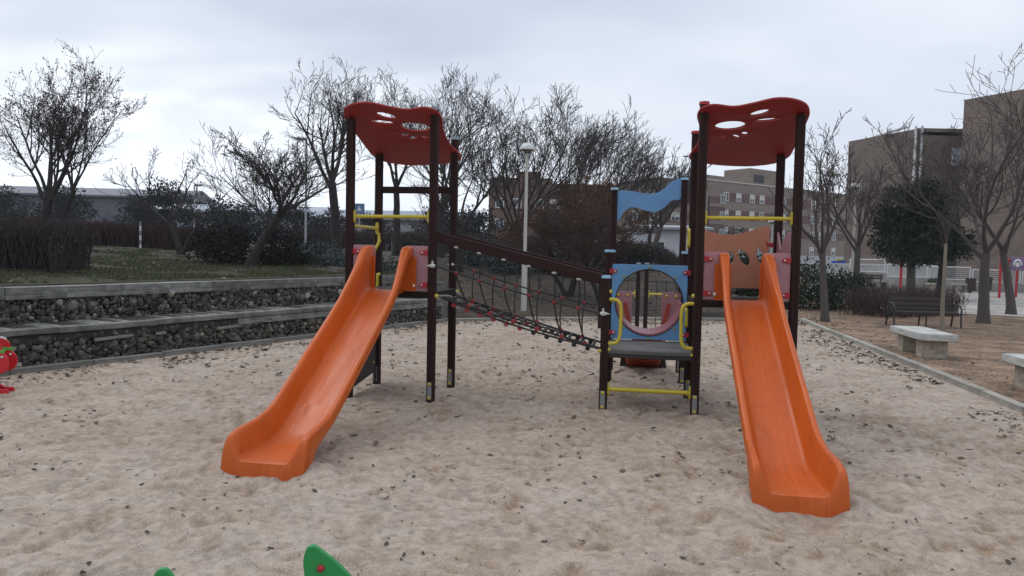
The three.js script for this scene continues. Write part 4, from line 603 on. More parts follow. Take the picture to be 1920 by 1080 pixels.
// far dark evergreens along the left horizon
{
  const r = mulberry(77), list = [[-42, -62, 4.6], [-36, -60, 5.0], [-31, -62, 4.4], [-27, -58, 5.6], [-23.5, -60, 4.2], [-20, -56, 3.6], [-17.5, -60, 4.0], [-14, -58, 3.4], [-10.5, -55, 3.2], [-5.5, -60, 4.6], [-2.6, -57, 4.2], [-48, -64, 5.2]];
  const names = ['broad', 'tall', 'low', 'tallest', 'round', 'squat', 'ragged', 'small', 'smallest', 'bushy', 'dense', 'outermost'];
  const places = ['beyond the forked tree trunks', 'just right of the forked tree', 'behind the reddish far hedge', 'above the reddish far hedge right end', 'behind the small lone tree', 'right of the small lone tree', 'behind the leaning tree crown', 'left of the tall straight tree', 'behind the tall straight tree', 'right of the pale low house', 'behind the rope bridge start', 'at the left picture edge'];
  list.forEach(([x, z, h0], i) => { const h = h0 * 0.82; return leafyTree('dark_evergreen', names[i] + ' dark evergreen on the horizon ' + places[i], 'tree', x, z, 300 + i, { trunk: h * 0.3, tr: 0.16, n: 16, per: 30, cl: 0.55, size: 0.2, cols: [[0.022, 0.024, 0.022], [0.030, 0.030, 0.028], [0.018, 0.020, 0.019]], bark: 'dark', blobs: [[-0.9 * r(), h * 0.55, 0, h * 0.34, h * 0.3], [0.9, h * 0.5, 0, h * 0.33, h * 0.28], [0, h * 0.75, 0.2, h * 0.27, h * 0.25], [1.5 * r(), h * 0.3, 0.4, h * 0.32, h * 0.25], [-1.5, h * 0.28, 0.2, h * 0.3, h * 0.24]] }); });
}
// twig hedges: a box of upright twigs with some dead leaves
function hedge(label, seed, pts, w, h, n, o = {}) {
  const rng = mulberry(seed), mid = pts[0], t = thing(o.name ?? 'hedge', label, o.category ?? 'hedge', [mid[0], groundH(...mid) - 0.03, mid[1]]);
  const tw = tubeMesh(), lv = leafMesh(rng), segs = []; let tot = 0; for (let i = 1; i < pts.length; i++) { const l = Math.hypot(pts[i][0] - pts[i - 1][0], pts[i][1] - pts[i - 1][1]); segs.push([pts[i - 1], pts[i], l]); tot += l; }
  for (let k = 0; k < n; k++) {
    let q = rng() * tot, s = segs[0]; for (const g of segs) { s = g; if (q < g[2]) break; q -= g[2]; } const u = clamp(q / s[2], 0, 1), dx = (s[1][0] - s[0][0]) / s[2], dz = (s[1][1] - s[0][1]) / s[2], e = (rng() - 0.5) * w * (o.round ? 0.9 : 1);
    const x = lerp(s[0][0], s[1][0], u) - dz * e, z = lerp(s[0][1], s[1][1], u) + dx * e, g = groundH(x, z) - t.position.y;
    const hh = h * (0.88 + 0.18 * fbm(x * 1.3, z * 1.3, 61, 3) + (o.rag ?? 0.08) * (rng() - 0.5)) * (o.round ? Math.sqrt(Math.max(0.1, 1 - Math.pow(2 * e / w, 2) * 0.8)) : 1);
    const st = rng() < 0.4 ? 0 : rng() * 0.55, lean = o.lean ?? 0.16; const b = V(x - mid[0], g + hh * st, z - mid[1]), c = V(b.x + lean * (rng() - 0.5), g + hh * lerp(st, 1, 0.55), b.z + lean * (rng() - 0.5)), d = V(c.x + lean * (rng() - 0.5), g + hh * lerp(0.8, 1, rng()), c.z + lean * (rng() - 0.5));
    tw.add([b, c, d], [o.r ?? 0.009, (o.r ?? 0.009) * 0.8, 0.004], 3);
    for (let m = 0; m < (o.leafN ?? 1); m++) lv.add(b.clone().lerp(d, 0.25 + 0.75 * rng()).add(V((rng() - 0.5) * 0.12, (rng() - 0.5) * 0.1, (rng() - 0.5) * 0.12)), o.leafS ?? 0.05, o.leaf[Math.floor(rng() * o.leaf.length)]);
  }
  part('twigs', tw.geo(), o.mat ?? barks.twig, t); if (lv.n) part('leaves', lv.geo(), leafMat, t); TRIS += tw.count + lv.n / 3; return t;
}
const hedgeLeaf = [[0.054, 0.041, 0.042], [0.042, 0.034, 0.036], [0.062, 0.044, 0.045], [0.04, 0.036, 0.034]], redHedge = [[0.046, 0.025, 0.024], [0.036, 0.021, 0.021], [0.054, 0.030, 0.027]], grnHedge = [[0.028, 0.040, 0.024], [0.022, 0.032, 0.02], [0.04, 0.052, 0.032]], greyGreen = [[0.070, 0.090, 0.085], [0.055, 0.072, 0.068], [0.085, 0.105, 0.098], [0.045, 0.058, 0.052]];
hedge('broad clipped bare hedge on the lawn at far left', 401, [[-13.0, -11.9], [-7.55, -12.9]], 1.5, 0.84, 9500, { leaf: hedgeLeaf, leafN: 2, leafS: 0.05, mat: barks.hedge, r: 0.0065, lean: 0.26, rag: 0.14 });
hedge('long low reddish hedge in the middle distance on the left lawn', 402, [[-22, -27.5], [-12.2, -26.8]], 1.4, 0.95, 4200, { leaf: redHedge, leafN: 2, leafS: 0.07, mat: barks.hedgeRed, r: 0.012 });
hedge('reddish hedge block behind the small lone tree', 403, [[-13.2, -28.6], [-10.4, -28.2]], 1.6, 0.85, 1500, { leaf: redHedge, leafN: 2, leafS: 0.07, mat: barks.hedgeRed, r: 0.012 });
hedge('distant low dark hedge across the left background', 404, [[-12, -40], [2, -38]], 2, 1.1, 3000, { leaf: redHedge, leafN: 2, leafS: 0.10, mat: barks.hedge, r: 0.014 });
hedge('twiggy low brown hedge behind the wooden bench left end', 405, [[9.6, -20.4], [13.0, -22.5]], 1.5, 0.80, 1300, { leaf: hedgeLeaf, leafN: 1, leafS: 0.035, mat: barks.twigRed, lean: 0.36, rag: 0.35 });
hedge('dark low hedge bank behind the middle platform', 406, [[3.2, -33], [9.5, -34]], 2, 0.9, 2200, { leaf: hedgeLeaf, leafN: 2, leafS: 0.08, mat: barks.hedge, r: 0.012 });
function bush(name, label, x, z, seed, w, h, cols, n, size, d = w) {
  return leafyTree(name, label, 'bush', x, z, seed, { n, per: 22, cl: 0.16 * Math.max(w, h), size, cols, partName: 'foliage', blobs: [[0, h * 0.5, 0, w * 0.42, h * 0.46], [-w * 0.28, h * 0.42, 0.05, w * 0.27, h * 0.38], [w * 0.28, h * 0.43, 0, w * 0.27, h * 0.38], [0, h * 0.2, 0.1, w * 0.4, h * 0.2]] });
}
const blackish = [[0.022, 0.022, 0.020], [0.03, 0.028, 0.026], [0.017, 0.018, 0.017]];
bush('bush', 'dark round bush left of the dark leaning tree trunk', -6.75, -17.4, 501, 1.4, 1.05, blackish, 150, 0.075);
bush('bush', 'dark round bush right of the dark leaning tree trunk', -5.6, -17.9, 502, 1.2, 0.98, blackish, 170, 0.075);
bush('twiggy_bush', 'small brown twiggy bush beside the small lone tree', -8.1, -19.6, 503, 0.8, 0.6, hedgeLeaf, 60, 0.05);
bush('grey_green_bush', 'grey-green bush left end of the row behind the left slide', -5.9, -22, 504, 1.9, 1.05, greyGreen, 100, 0.08);
bush('grey_green_bush', 'grey-green bush second from left in the row behind the left slide', -4.75, -20.6, 505, 1.5, 0.95, greyGreen, 130, 0.075);
bush('grey_green_bush', 'dark vase-shaped bush in front of the grey-green row', -4.9, -18.2, 506, 0.85, 0.7, blackish, 90, 0.06);
bush('grey_green_bush', 'grey-green bush just left of the left tower front post', -4.15, -20.8, 507, 1.4, 0.95, greyGreen, 130, 0.075);
bush('grey_green_bush', 'large round grey-green bush framed between the left tower posts', -2.95, -19.3, 508, 1.35, 0.95, [[0.040, 0.052, 0.047], [0.032, 0.042, 0.038], [0.052, 0.066, 0.06]], 130, 0.07);
bush('grey_green_bush', 'grey-green spreading bush behind the rope bridge top', -0.9, -26, 509, 2.4, 0.9, greyGreen, 60, 0.09);
bush('grey_green_bush', 'grey-green spreading bush left of the white lamp post', 0.0, -24.5, 510, 1.9, 0.8, greyGreen, 70, 0.09);
bush('dark_bush', 'dark bush mass behind the twin brushy trunks', 1.9, -25, 511, 2.4, 1.0, blackish, 70, 0.09);
bush('dark_bush', 'dark bush mass behind the low blue-capped posts', 4.0, -26.5, 512, 2.2, 0.85, blackish, 70, 0.09);
bush('leafy_hedge', 'tall dark green leafy hedge right of the right slide tower', 9.3, -23.2, 513, 2.3, 1.55, grnHedge, 75, 0.09);
bush('leafy_hedge', 'dark green bush seen through the leaf-shaped cutouts of the salmon panel', 7.6, -25.5, 515, 2.6, 1.5, grnHedge, 170, 0.09);
bush('leafy_hedge', 'dark green leafy hedge end beside the twiggy hedge', 10.6, -23.8, 514, 1.7, 1.3, grnHedge, 95, 0.09);

// ------------------------------------------------------------------ lamp posts, signs
function domeLamp(label, x, z, h, s = 1) {
  const t = thing('lamp_post', label, 'lamp post', [x, groundH(x, z) - 0.05, z]);
  const pole = new THREE.LatheGeometry([[0.07, 0], [0.07, h * 0.34], [0.062, h * 0.355], [0.043, h * 0.37], [0.037, h - 0.16], [0.03, h - 0.15], [0.03, h - 0.06]].map(([r, y]) => new THREE.Vector2(r * s, y)), 18);
  part('pole', pole, std(0.44, 0.43, 0.39, 0.55), t);
  const prof = []; for (let k = 0; k <= 10; k++) { const a = k / 10 * Math.PI / 2; prof.push([0.19 * Math.cos(a), 0.165 * Math.sin(a)]); } const dome = new THREE.LatheGeometry([[0.0, 0.02], [0.15, 0.015], [0.18, -0.015], [0.19, 0], ...prof, [0.0005, 0.165]].map(([r, y]) => new THREE.Vector2(Math.max(r, 0.0005) * s, y * s)), 24);
  part('lamp_shade', dome, std(0.55, 0.56, 0.56, 0.45), t, [0, h - 0.06, 0]); part('lamp_socket', new THREE.CylinderGeometry(0.12 * s, 0.07 * s, 0.09 * s, 16), std(0.12, 0.12, 0.12, 0.6), t, [0, h - 0.10, 0]);
  return t;
}
domeLamp('white lamp post with domed top in the middle behind the rope bridge', 0.30, -18.4, 4.05);
domeLamp('pale lamp post with domed top right of the right tower, beside the leafy hedge', 11.6, -25.5, 4.1);
domeLamp('distant dome lamp post seen over the salmon back panel', 17.3, -50, 4.0, 1.6);
function armLamp(label, x, z, h, arm, r = 0.05) { const t = thing('street_lamp', label, 'street lamp', [x, groundH(x, z), z]); part('pole', rod([0, 0, 0], [0, h, 0], r), std(0.35, 0.36, 0.38, 0.5), t); const head = new THREE.SphereGeometry(0.3, 14, 8); head.scale(1, 0.32, 0.6); part('lamp_head', head, std(0.42, 0.44, 0.47, 0.5), t, [arm, h + 0.02, 0]); if (Math.abs(arm) > 0.1) part('arm', rod([0, h, 0], [arm, h, 0], r * 0.7), std(0.35, 0.36, 0.38, 0.5), t); return t; }
armLamp('tall grey street lamp behind the bare trees left of the left tower', -9.7, -35, 5.1, -0.25);
armLamp('distant street lamp above the small lone tree', -21.3, -50, 3.7, 0.3);
armLamp('tall thin street lamp rising just left of the right tower', 16.6, -70, 10.2, -0.7, 0.06);
{ const t = thing('road_sign', 'square blue road sign seen beside the left tower front post', 'sign', [-9.25, groundH(-9.25, -45), -45]); part('pole', rod([0, 0, 0], [0, 2.5, 0], 0.035), std(0.4, 0.4, 0.42, 0.5), t); const p = part('sign_panel', rbox(0.62, 0.62, 0.03, 0.03), std(0.10, 0.17, 0.30, 0.5), t, [0, 2.35, 0.05]); const s = new THREE.Shape(); s.moveTo(-0.14, -0.12); s.lineTo(0.14, -0.12); s.lineTo(0, 0.16); part('symbol', plate(s, 0.006, 0), whiteFrame, p, [0, 0, 0.02]); }
{ const t = thing('marker_post', 'thin white and grey banded marker post in front of the reddish hedge block', 'post', [-12.95, groundH(-12.95, -26), -26]); for (let k = 0; k < 6; k++) part('band', new THREE.CylinderGeometry(0.035, 0.035, 0.16, 10), k % 2 ? std(0.2, 0.2, 0.2) : whiteFrame, t, [0, 0.08 + k * 0.16, 0]); }

// ------------------------------------------------------------------ benches and the court on the right
{
  const concrete = std(0.60, 0.60, 0.585, 0.85, { map: tx.concrete, bumpMap: tx.fine, bumpScale: 0.003 }), legM = std(0.46, 0.40, 0.335, 0.9, { map: tx.concrete, bumpMap: tx.fine, bumpScale: 0.004 });
  const slab = rbox(0.6, 0.125, 1.6, 0.02), leg = rbox(0.42, 0.34, 0.30, 0.012);
  const b = thing('concrete_bench', 'pale concrete slab bench farther from the camera, beside the kerb', 'bench', [6.93, 0.0, -12.55], -0.155); b.scale.setScalar(0.92);
  part('seat', slab, concrete, b, [0, 0.385, 0]); part('leg', leg, legM, b, [0, 0.155, 0.47]); part('leg', leg, legM, b, [0, 0.155, -0.47]);
  const c = b.clone(); c.name = numbered('concrete_bench'); c.position.set(6.52, 0, -8.86); c.userData = { ...b.userData, label: 'pale concrete slab bench cut by the right picture edge' }; scene.add(c);
}
{
  const t = thing('wooden_bench', 'dark brown slatted park bench with curved metal arms behind the slim sapling', 'bench', [9.80, 0.0, -17.8], -0.14); t.scale.setScalar(0.8);
  const w = std(0.045, 0.03, 0.025, 0.7, { map: tx.wood }), m = std(0.045, 0.045, 0.047, 0.55, { metalness: 0.4 });
  for (const [y, z, h, rx] of [[0.80, -0.20, 0.12, -0.22], [0.66, -0.165, 0.12, -0.22], [0.525, -0.135, 0.10, -0.2]]) part('back_slat', rbox(1.75, h, 0.035, 0.008), w, t, [0, y, z], [rx, 0, 0]);
  for (const z of [-0.04, 0.085, 0.21, 0.33]) part('seat_slat', rbox(1.75, 0.035, 0.11, 0.008), w, t, [0, 0.44, z]);
  part('front_slat', rbox(1.75, 0.09, 0.03, 0.008), w, t, [0, 0.40, 0.40]);
  for (const x of [-0.92, 0.92]) part('arm_leg', tube([[x, 0, -0.22], [x, 0.4, -0.12], [x, 0.64, -0.14], [x, 0.68, 0.05], [x, 0.66, 0.3], [x, 0.55, 0.43], [x, 0.36, 0.42], [x, 0.02, 0.46]], 50, 0.028, 8), m, t);
  part('middle_leg', tube([[0, 0.02, 0.36], [0, 0.4, 0.30], [0, 0.42, -0.1], [0, 0.02, -0.2]], 30, 0.025, 8), m, t);
  for (const x of [-0.85, 0.85]) part('back_post', rod([x, 0.4, -0.10], [x, 0.86, -0.235], 0.02), m, t);
}
{ // stepped low wall with white mesh fence
  const t = thing('court_fence', 'white framed mesh fence stepping down on a grey concrete wall', 'fence', [0, 0, 0]);
  const wallM = std(0.40, 0.39, 0.38, 0.9, { map: tx.concrete });
  const xs = [17.1, 19.0, 21.15, 23.35, 25.9, 28.4], hs = [0.86, 0.64, 0.56, 0.46, 0.40];
  for (let i = 0; i < 5; i++) {
    const w = xs[i + 1] - xs[i], cx = (xs[i] + xs[i + 1]) / 2, z = -38; part('wall_section', wbox(w - 0.004, hs[i] + 0.3, 0.25, cx, hs[i] / 2 - 0.15, z), wallM, t);
    const p = new THREE.Group(); p.name = 'fence_panel'; t.add(p); const y0 = hs[i] + 0.05, y1 = y0 + 0.62;
    const fr = [rod([xs[i] + 0.06, y0 - 0.05, z], [xs[i] + 0.06, y1, z], 0.035, 8), rod([xs[i + 1] - 0.06, y0 - 0.05, z], [xs[i + 1] - 0.06, y1, z], 0.035, 8), rod([xs[i] + 0.06, y1, z], [xs[i + 1] - 0.06, y1, z], 0.03, 8), rod([xs[i] + 0.06, y0, z], [xs[i + 1] - 0.06, y0, z], 0.03, 8)];
    part('panel_frame', merge(fr), whiteFrame, p); const wires = []; for (let x = xs[i] + 0.12; x < xs[i + 1] - 0.1; x += 0.08) wires.push(rod([x, y0, z], [x, y1, z], 0.006, 4)); for (let y = y0 + 0.1; y < y1; y += 0.1) wires.push(rod([xs[i] + 0.06, y, z], [xs[i + 1] - 0.06, y, z], 0.006, 4)); part('mesh', merge(wires), whiteFrame, p);
  }
  const pw = thing('rendered_wall', 'low white rendered wall behind the stepped mesh fence', 'wall', [20.6, 0, -42.6]); part('wall_body', wbox(7.6, 1.2, 0.3, 0, 0.6, 0), std(0.58, 0.60, 0.63, 0.8, { map: tx.concrete }), pw); part('coping', box(7.7, 0.06, 0.36, 0, 1.235, 0), whiteFrame, pw);
}
{ // red exercise frame at the right edge
  const t = thing('exercise_frame', 'red steel exercise frame with round white sign at the right edge', 'exercise frame', [20.9, 0, -32.0], -0.1), red = phys(0.42, 0.02, 0.03, 0.4);
  for (const [x, z, h] of [[0, 0, 1.75], [1.05, 0.2, 1.55], [1.9, 0.1, 1.6], [0.95, -1.2, 1.55], [1.35, -1.2, 1.55]]) part('post', rod([x, -0.05, z], [x, h, z], 0.055), red, t);
  t.scale.set(0.95, 1.12, 0.95); part('post_cap', new THREE.ConeGeometry(0.12, 0.2, 12), red, t, [0, 1.78, 0]); part('top_bar', rod([0, 1.45, 0], [1.9, 1.5, 0.1], 0.06), red, t); part('top_bar', rod([0, 1.4, 0], [0.95, 1.48, -1.2], 0.06), red, t);
  part('grey_post', rod([0.55, -0.05, 0.1], [0.55, 1.1, 0.1], 0.045), std(0.3, 0.3, 0.31, 0.5), t);
  const s = part('sign_panel', rbox(0.56, 0.5, 0.05, 0.08), std(0.17, 0.11, 0.22, 0.5), t, [0.62, 1.33, 0.14]); const rg = new THREE.TorusGeometry(0.15, 0.045, 8, 24, Math.PI * 1.2); part('symbol', rg, whiteFrame, s, [0, -0.01, 0.03], [0, 0, -0.3]); part('symbol', rbox(0.16, 0.16, 0.02, 0.03), whiteFrame, s, [0, -0.03, 0.03]);
  const r2 = thing('red_pole', 'single red steel pole in front of the mesh fence, left of the evergreen trunk', 'pole', [17.95, 0, -34.5]); part('pole', rod([0, 0, 0], [0, 1.35, 0], 0.06), red, r2); part('pole_cap', new THREE.SphereGeometry(0.075, 12, 8), red, r2, [0, 1.36, 0]);
  // bins
  const bin = thing('litter_bin', 'brown slatted litter bin against the grey wall', 'bin', [22.6, 0, -36.8]); const slat = rbox(0.09, 0.62, 0.025, 0.008), bm = std(0.06, 0.035, 0.035, 0.7); for (let k = 0; k < 12; k++) { const a = k * Math.PI / 6; part('slat', slat, bm, bin, [0.22 * Math.sin(a), 0.42, 0.22 * Math.cos(a)], [0, a, 0]); } part('liner', new THREE.CylinderGeometry(0.19, 0.17, 0.55, 16), std(0.03, 0.03, 0.03), bin, [0, 0.42, 0]); part('foot', new THREE.CylinderGeometry(0.06, 0.08, 0.12, 10), bm, bin, [0, 0.06, 0]);
  const b2 = thing('litter_bin', 'dark grey litter bin on a post left of the thick tree trunk', 'bin', [21.2, 0, -33.3]); part('body', new THREE.LatheGeometry([[0.001, 0.28], [0.15, 0.28], [0.2, 0.85], [0.21, 0.87], [0.17, 0.87], [0.14, 0.4]].map(([a, b]) => new THREE.Vector2(a, b)), 18), std(0.045, 0.045, 0.05, 0.5), b2); part('stand', rod([-0.12, 0, 0], [-0.12, 0.5, 0], 0.035), std(0.03, 0.03, 0.03), b2);
  // distant small stone benches
  const cm = std(0.48, 0.44, 0.38, 0.9, { map: tx.concrete });
  for (const [x, z, l] of [[20.9, -36.8, 'small distant stone bench with a dark jacket left on it'], [22.15, -36.9, 'small distant stone bench right of the one with a jacket']]) { const q = thing('stone_bench', l, 'bench', [x, 0, z]); part('seat', rbox(0.85, 0.1, 0.4, 0.015), cm, q, [0, 0.4, 0]); for (const lx of [-0.2, 0.25]) part('leg', rbox(0.16, 0.36, 0.32, 0.01), cm, q, [lx, 0.18, 0]); }
  const jg = new THREE.SphereGeometry(0.3, 20, 12), jp = jg.attributes.position; for (let i = 0; i < jp.count; i++) { const n = fbm(jp.getX(i) * 6 + 3, jp.getZ(i) * 6 + jp.getY(i) * 4, 5, 3); jp.setXYZ(i, jp.getX(i) * (1.1 + 0.5 * n), Math.max(-0.05, jp.getY(i)) * (0.4 + 0.5 * n), jp.getZ(i) * 0.55); } jg.computeVertexNormals(); jg.translate(20.85, 0.5, -36.8); mono('jacket', jg, std(0.02, 0.024, 0.02, 0.9), 'dark crumpled jacket lying on the distant stone bench', 'jacket');
  const bb = thing('wooden_bench', 'distant dark bench behind the twiggy low hedge', 'bench', [17.5, 0, -36.6]); const wm = std(0.06, 0.045, 0.04, 0.7); for (const y of [0.62, 0.75]) part('back_slat', rbox(1.5, 0.1, 0.035, 0.006), wm, bb, [0, y, -0.15]); for (const z of [0, 0.15, 0.3]) part('seat_slat', rbox(1.5, 0.035, 0.12, 0.006), wm, bb, [0, 0.42, z]); for (const x of [-0.65, 0.65]) { part('leg', rbox(0.05, 0.42, 0.45, 0.01), wm, bb, [x, 0.2, 0.1]); part('back_post', rbox(0.05, 0.45, 0.05, 0.01), wm, bb, [x, 0.6, -0.19]); }
  // blue toy in the far right background
  const q = thing('spring_rider', 'small blue and yellow playground rider far behind the leafy hedge', 'spring rider', [19.6, 0.6, -45]); const s3 = new THREE.Shape(); s3.moveTo(-0.4, 0); s3.lineTo(0.4, 0); s3.quadraticCurveTo(0.5, 0.35, 0.25, 0.42); s3.lineTo(-0.15, 0.3); s3.quadraticCurveTo(-0.45, 0.5, -0.4, 0); part('body', plate(s3, 0.25, 0.01), std(0.03, 0.09, 0.42, 0.5), q, [0, 0.45, 0]); part('seat', rbox(0.3, 0.1, 0.3, 0.03), M.yellow, q, [0.05, 0.86, 0]); part('spring', new THREE.CylinderGeometry(0.1, 0.14, 1.1, 12), std(0.05, 0.05, 0.05), q, [0, -0.1, 0]);
}
{ // low frame with yellow bars behind the middle platform
  const t = thing('climbing_frame', 'low dark climbing frame with yellow bars, seen through the round opening', 'climbing frame', [2.72, 0, -15.6], -0.155);
  for (const x of [-0.085, 0.085]) { const p = part('post', rbox(0.085, 1.55, 0.085, 0.012), M.board, t, [x, 0.6, 0]); part('post_cap', rbox(0.095, 0.03, 0.095, 0.01), M.greyCap, p, [0, 0.79, 0]); }
  for (const x of [-0.86, 0.86]) part('post', rbox(0.085, 1.35, 0.085, 0.012), M.board, t, [x, 0.5, 0]);
  for (const sx of [-1, 1]) { part('bar', rod([sx * 0.14, 0.76, 0], [sx * 0.82, 0.76, 0], 0.022, 12), M.yellow, t); part('end_plate', rbox(0.02, 0.16, 0.05, 0.008), M.yellow, t, [sx * 0.145, 0.76, 0]); for (const x of [0.3, 0.5, 0.68]) part('chain', rod([sx * x, 0.03, 0.01], [sx * x, 1.05, 0.01], 0.008, 6), M.rope, t); for (const y of [0.15, 0.42, 1.02]) part('rope', rod([sx * 0.13, y, 0.01], [sx * 0.82, y, 0.01], 0.009, 6), M.rope, t); }
  const t2 = thing('wooden_bench', 'dark bench at the far kerb beside the right tower', 'bench', [4.95, groundH(4.95, -18.9), -18.9], -0.05); const wm = std(0.05, 0.04, 0.035, 0.7); for (const y of [0.62, 0.76]) part('back_slat', rbox(1.5, 0.1, 0.035, 0.006), wm, t2, [0, y, -0.15]); for (const z of [0, 0.15, 0.3]) part('seat_slat', rbox(1.5, 0.035, 0.12, 0.006), wm, t2, [0, 0.42, z]); for (const x of [-0.65, 0.65]) { part('leg', rbox(0.05, 0.42, 0.45, 0.01), wm, t2, [x, 0.2, 0.1]); part('back_post', rbox(0.05, 0.45, 0.05, 0.01), wm, t2, [x, 0.6, -0.19]); }
}

// ------------------------------------------------------------------ spring riders in the sand
function spring(parent, h, r, mat, y = 0) { const pts = []; for (let i = 0; i <= 90; i++) { const a = i / 90 * Math.PI * 2 * 6; pts.push(V(r * Math.cos(a), y + h * i / 90, r * Math.sin(a))); } part('spring', tube(pts, 180, 0.011, 7), mat, parent); part('spring_plate', new THREE.CylinderGeometry(r * 1.25, r * 1.25, 0.02, 18), M.steel, parent, [0, y + h, 0]); }
{
  const t = thing('spring_rider', 'red animal-shaped spring rider with green collar cut by the left picture edge', 'spring rider', [-5.50, 0, -7.7], 0.25), red = phys(0.50, 0.012, 0.02, 0.4), green = phys(0.10, 0.36, 0.06, 0.45);
  const s = splineShape([[-0.30, 0.20], [-0.12, 0.22], [0.02, 0.255], [0.10, 0.225], [0.19, 0.215], [0.265, 0.24], [0.30, 0.31], [0.285, 0.39], [0.24, 0.44], [0.235, 0.48], [0.22, 0.53], [0.15, 0.565], [0.08, 0.53], [0.03, 0.45], [-0.12, 0.38], [-0.28, 0.42], [-0.36, 0.34]]);
  const g = plate(s, 0.03, 0.008); for (const z of [-0.11, 0.11]) { const p = part('side_panel', g, red, t, [0, 0, z]); for (const k of [-1, 1]) { part('collar', rbox(0.19, 0.03, 0.008, 0.003), green, p, [0.165, 0.458, k * 0.018], [0, 0, -0.08]); part('eye', new THREE.SphereGeometry(0.014, 10, 6), M.white, p, [0.24, 0.395, k * 0.015]); } part('trim', tube([[0.10, 0.535, 0.0], [0.15, 0.572, 0.0], [0.2, 0.552, 0.0]], 16, 0.012, 8), M.white, p); }
  part('seat', rbox(0.26, 0.03, 0.22, 0.012), M.darkPanel, t, [-0.12, 0.385, 0]);
  const leg = splineShape([[0.0, 0.24], [0.10, 0.21], [0.14, 0.1], [0.2, 0.055], [0.27, 0.05], [0.28, 0.0], [0.2, -0.03], [0.06, -0.02], [0.0, 0.08]]); for (const z of [-0.075, 0.075]) part('leg', plate(leg, 0.028, 0.007), red, t, [0, 0, z]);
  spring(t, 0.22, 0.07, M.rubber);
}
{
  const t = thing('spring_rider', 'green leaf-sided spring rider peeking in at the bottom edge', 'spring rider', [-0.86, 0.03, -2.28], 0.12), green = phys(0.018, 0.25, 0.065, 0.42);
  const leaf = splineShape([[-0.30, 0.36], [-0.05, 0.33], [0.12, 0.36], [0.21, 0.45], [0.235, 0.55], [0.232, 0.61], [0.243, 0.648], [0.262, 0.655], [0.30, 0.628], [0.36, 0.572], [0.41, 0.50], [0.42, 0.40], [0.36, 0.30], [0.2, 0.24], [-0.1, 0.22], [-0.28, 0.27]]);
  const a = part('side_panel', plate(leaf, 0.02, 0.004), green, t, [0, 0, 0.06]); part('bolt', new THREE.SphereGeometry(0.012, 12, 8), M.redCap, a, [0.285, 0.585, 0.011]);
  const tail = splineShape([[-0.30, 0.36], [-0.1, 0.33], [-0.14, 0.43], [-0.185, 0.515], [-0.21, 0.545], [-0.235, 0.54], [-0.265, 0.48], [-0.34, 0.40]]); part('tail_panel', plate(tail, 0.02, 0.004), green, t, [0, 0, -0.06]);
  part('seat', rbox(0.3, 0.035, 0.2, 0.012), M.darkPanel, t, [-0.02, 0.37, 0]); spring(t, 0.24, 0.08, M.rubber);
}

// ------------------------------------------------------------------ loose leaves, tufts and litter
function scatter(name, label, n, seed, mats, place, size) {
  const rng = mulberry(seed), g = new THREE.BufferGeometry(); const q = [[0, 0, 0], [0.2, 0.10, 0.22], [0.5, 0.05, 0.33], [0.8, 0.16, 0.2], [1, 0.10, -0.04], [0.75, 0.13, -0.24], [0.5, 0.03, -0.27], [0.18, 0.12, -0.2], [0.48, 0.02, 0.01]]; g.setAttribute('position', new THREE.Float32BufferAttribute(q.flat(), 3)); g.setIndex([0, 1, 8, 1, 2, 8, 2, 3, 8, 3, 4, 8, 4, 5, 8, 5, 6, 8, 6, 7, 8, 7, 0, 8]); g.computeVertexNormals();
  const im = sh(new THREE.InstancedMesh(g, new THREE.MeshStandardMaterial({ color: 0xffffff, roughness: 0.9, side: THREE.DoubleSide }), n)); im.name = name; im.userData = { kind: 'stuff', label };
  const o = new THREE.Object3D(), c = new THREE.Color(); for (let i = 0; i < n; i++) { const p = place(rng); o.position.set(p[0], p[1], p[2]); o.rotation.set((rng() - 0.5) * 0.6, rng() * 6.28, (rng() - 0.5) * 0.6); const s = size * (0.4 + 1.3 * Math.pow(rng(), 3)) * (p[3] ?? 1); o.scale.set(s, s * (0.6 + rng()), s); o.updateMatrix(); im.setMatrixAt(i, o.matrix); const m = mats[Math.floor(rng() * mats.length)], k = 0.7 + 0.6 * rng(); im.setColorAt(i, c.setRGB(m[0] * k, m[1] * k, m[2] * k)); } scene.add(im); return im;
}
const litterCols = [[0.06, 0.045, 0.034], [0.045, 0.036, 0.03], [0.11, 0.078, 0.052], [0.03, 0.026, 0.024], [0.16, 0.12, 0.085]];
scatter('sand_litter', 'dead leaves and bits scattered over the sand', 7000, 601, litterCols, (r) => { for (;;) { const z = lerp(-18.4, -2.4, Math.pow(r(), 0.7)); let x; if (r() < 0.4) { const e = Math.abs(r() + r() - 1); x = r() < 0.45 ? rightX(z) - 0.1 - 0.9 * e : K0[0] + (z - K0[1]) * KD[0] / KD[1] + 0.1 + 0.9 * e; } else x = lerp(-9, 7, r()); const [, o] = toSO(x, z); if (o < -0.08 && x < rightX(z) - 0.06 && z > farZ(x) + 0.05 && fbm(x * 1.2, z * 1.2, 88, 3) > 0.40 - (z < -13 ? 0.15 : 0)) return [x, sandH(x, z) + 0.003, z, z > -5 ? 0.5 : z > -9 ? 0.8 : 1.15]; } }, 0.056);
scatter('far_kerb_litter', 'band of dark leaves lying along the far kerb', 2200, 602, litterCols, (r) => { const x = lerp(-1.1, 7.1, r()), e = Math.abs(r() + r() - 1), z = farZ(x) + 0.08 + 1.3 * e; return [x, sandH(x, z) + 0.004, z]; }, 0.055);
scatter('bank_litter', 'fallen leaves on the dark soil bank', 9000, 603, [[0.11, 0.075, 0.05], [0.075, 0.05, 0.036], [0.16, 0.12, 0.085], [0.05, 0.04, 0.033]], (r) => { const x = lerp(-3, 8, r()), z = lerp(-17.4, -30, r()); return [x, groundH(x, z) + 0.01, z]; }, 0.06);
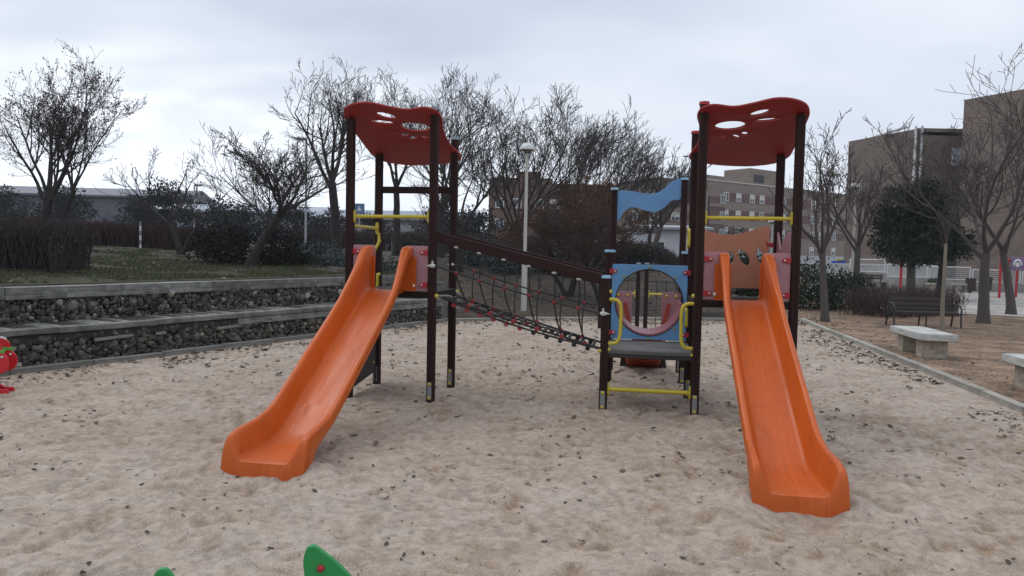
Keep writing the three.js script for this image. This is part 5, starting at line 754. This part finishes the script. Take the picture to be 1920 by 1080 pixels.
scatter('dirt_litter', 'scattered dead leaves on the reddish dirt by the benches', 1400, 604, litterCols, (r) => { for (;;) { const z = lerp(-6, -22, r()), x = rightX(z) + 0.2 + 9 * r() * r(); if (x > 2) return [x, groundH(x, z) + 0.006, z]; } }, 0.045);
scatter('lawn_litter', 'pale bits and leaves on the left lawn', 900, 605, [[0.16, 0.12, 0.07], [0.09, 0.06, 0.04], [0.3, 0.28, 0.24]], (r) => { const s = lerp(-4, 12, r()), o = lerp(1.6, 11, r()), [x, z] = fromSO(s, o); return [x, groundH(x, z) + 0.012, z]; }, 0.07);
{ // grass blades
  const rng = mulberry(611), n = 60000, g = new THREE.BufferGeometry(); g.setAttribute('position', new THREE.Float32BufferAttribute([-0.06, 0, 0, 0.06, 0, 0, 0.02, 0.6, 0.08, 0.12, 1, 0.3], 3)); g.setIndex([0, 1, 2, 1, 3, 2]); g.computeVertexNormals();
  const im = sh(new THREE.InstancedMesh(g, new THREE.MeshStandardMaterial({ roughness: 0.9, side: THREE.DoubleSide }), n)); im.name = 'lawn_grass'; im.userData = { kind: 'stuff', label: 'short dull winter grass on the left lawn' }; const o = new THREE.Object3D(), c = new THREE.Color();
  for (let i = 0; i < n; i++) { let x, z, s, q; do { s = lerp(-8, 9.5, rng()); q = lerp(1.75, 13, Math.pow(rng(), 1.3)); [x, z] = fromSO(s, q); } while (fbm(x * 0.7 + 3, z * 0.7, 15, 3) + 0.25 * (fbm(x * 3, z * 3, 18, 2) - 0.5) < lerp(0.36, 0.62, sm(5.5, 9.5, s))); const h = 0.045 * (0.5 + rng()); o.position.set(x, groundH(x, z) - 0.004, z); o.rotation.set((rng() - 0.5) * 0.7, rng() * 6.28, 0); o.scale.set(0.10, h, 0.1); o.updateMatrix(); im.setMatrixAt(i, o.matrix); const k = 0.7 + 0.6 * rng(), d = rng() < 0.25; im.setColorAt(i, c.setRGB((d ? 0.09 : 0.05) * k, (d ? 0.078 : 0.064) * k, (d ? 0.04 : 0.02) * k)); }
  scene.add(im);
}
{ const r = mulberry(620), g = new THREE.IcosahedronGeometry(0.05, 1); mono('white_stone', (() => { const q = g.clone(); q.scale(1.4, 0.7, 1); const [x, z] = [-8.05, -13.2]; q.translate(x, groundH(x, z) + 0.03, z); return q; })(), std(0.6, 0.58, 0.52, 0.9), 'small white stone lying on the lawn before the clipped hedge', 'stone'); const [bx, bz] = [-7.2, -11.9]; const pts = []; for (let i = 0; i < 6; i++) { const x = bx - 0.9 + i * 0.2, z = bz - 0.12 * i + 0.05 * (r() - 0.5); pts.push(V(x, groundH(x, z) + 0.02 + 0.02 * r(), z)); } mono('fallen_branch', tube(pts, 20, 0.014, 6), barks.dark, 'thin dark fallen branch lying on the lawn edge', 'branch'); }

renderer.render(scene, camera);
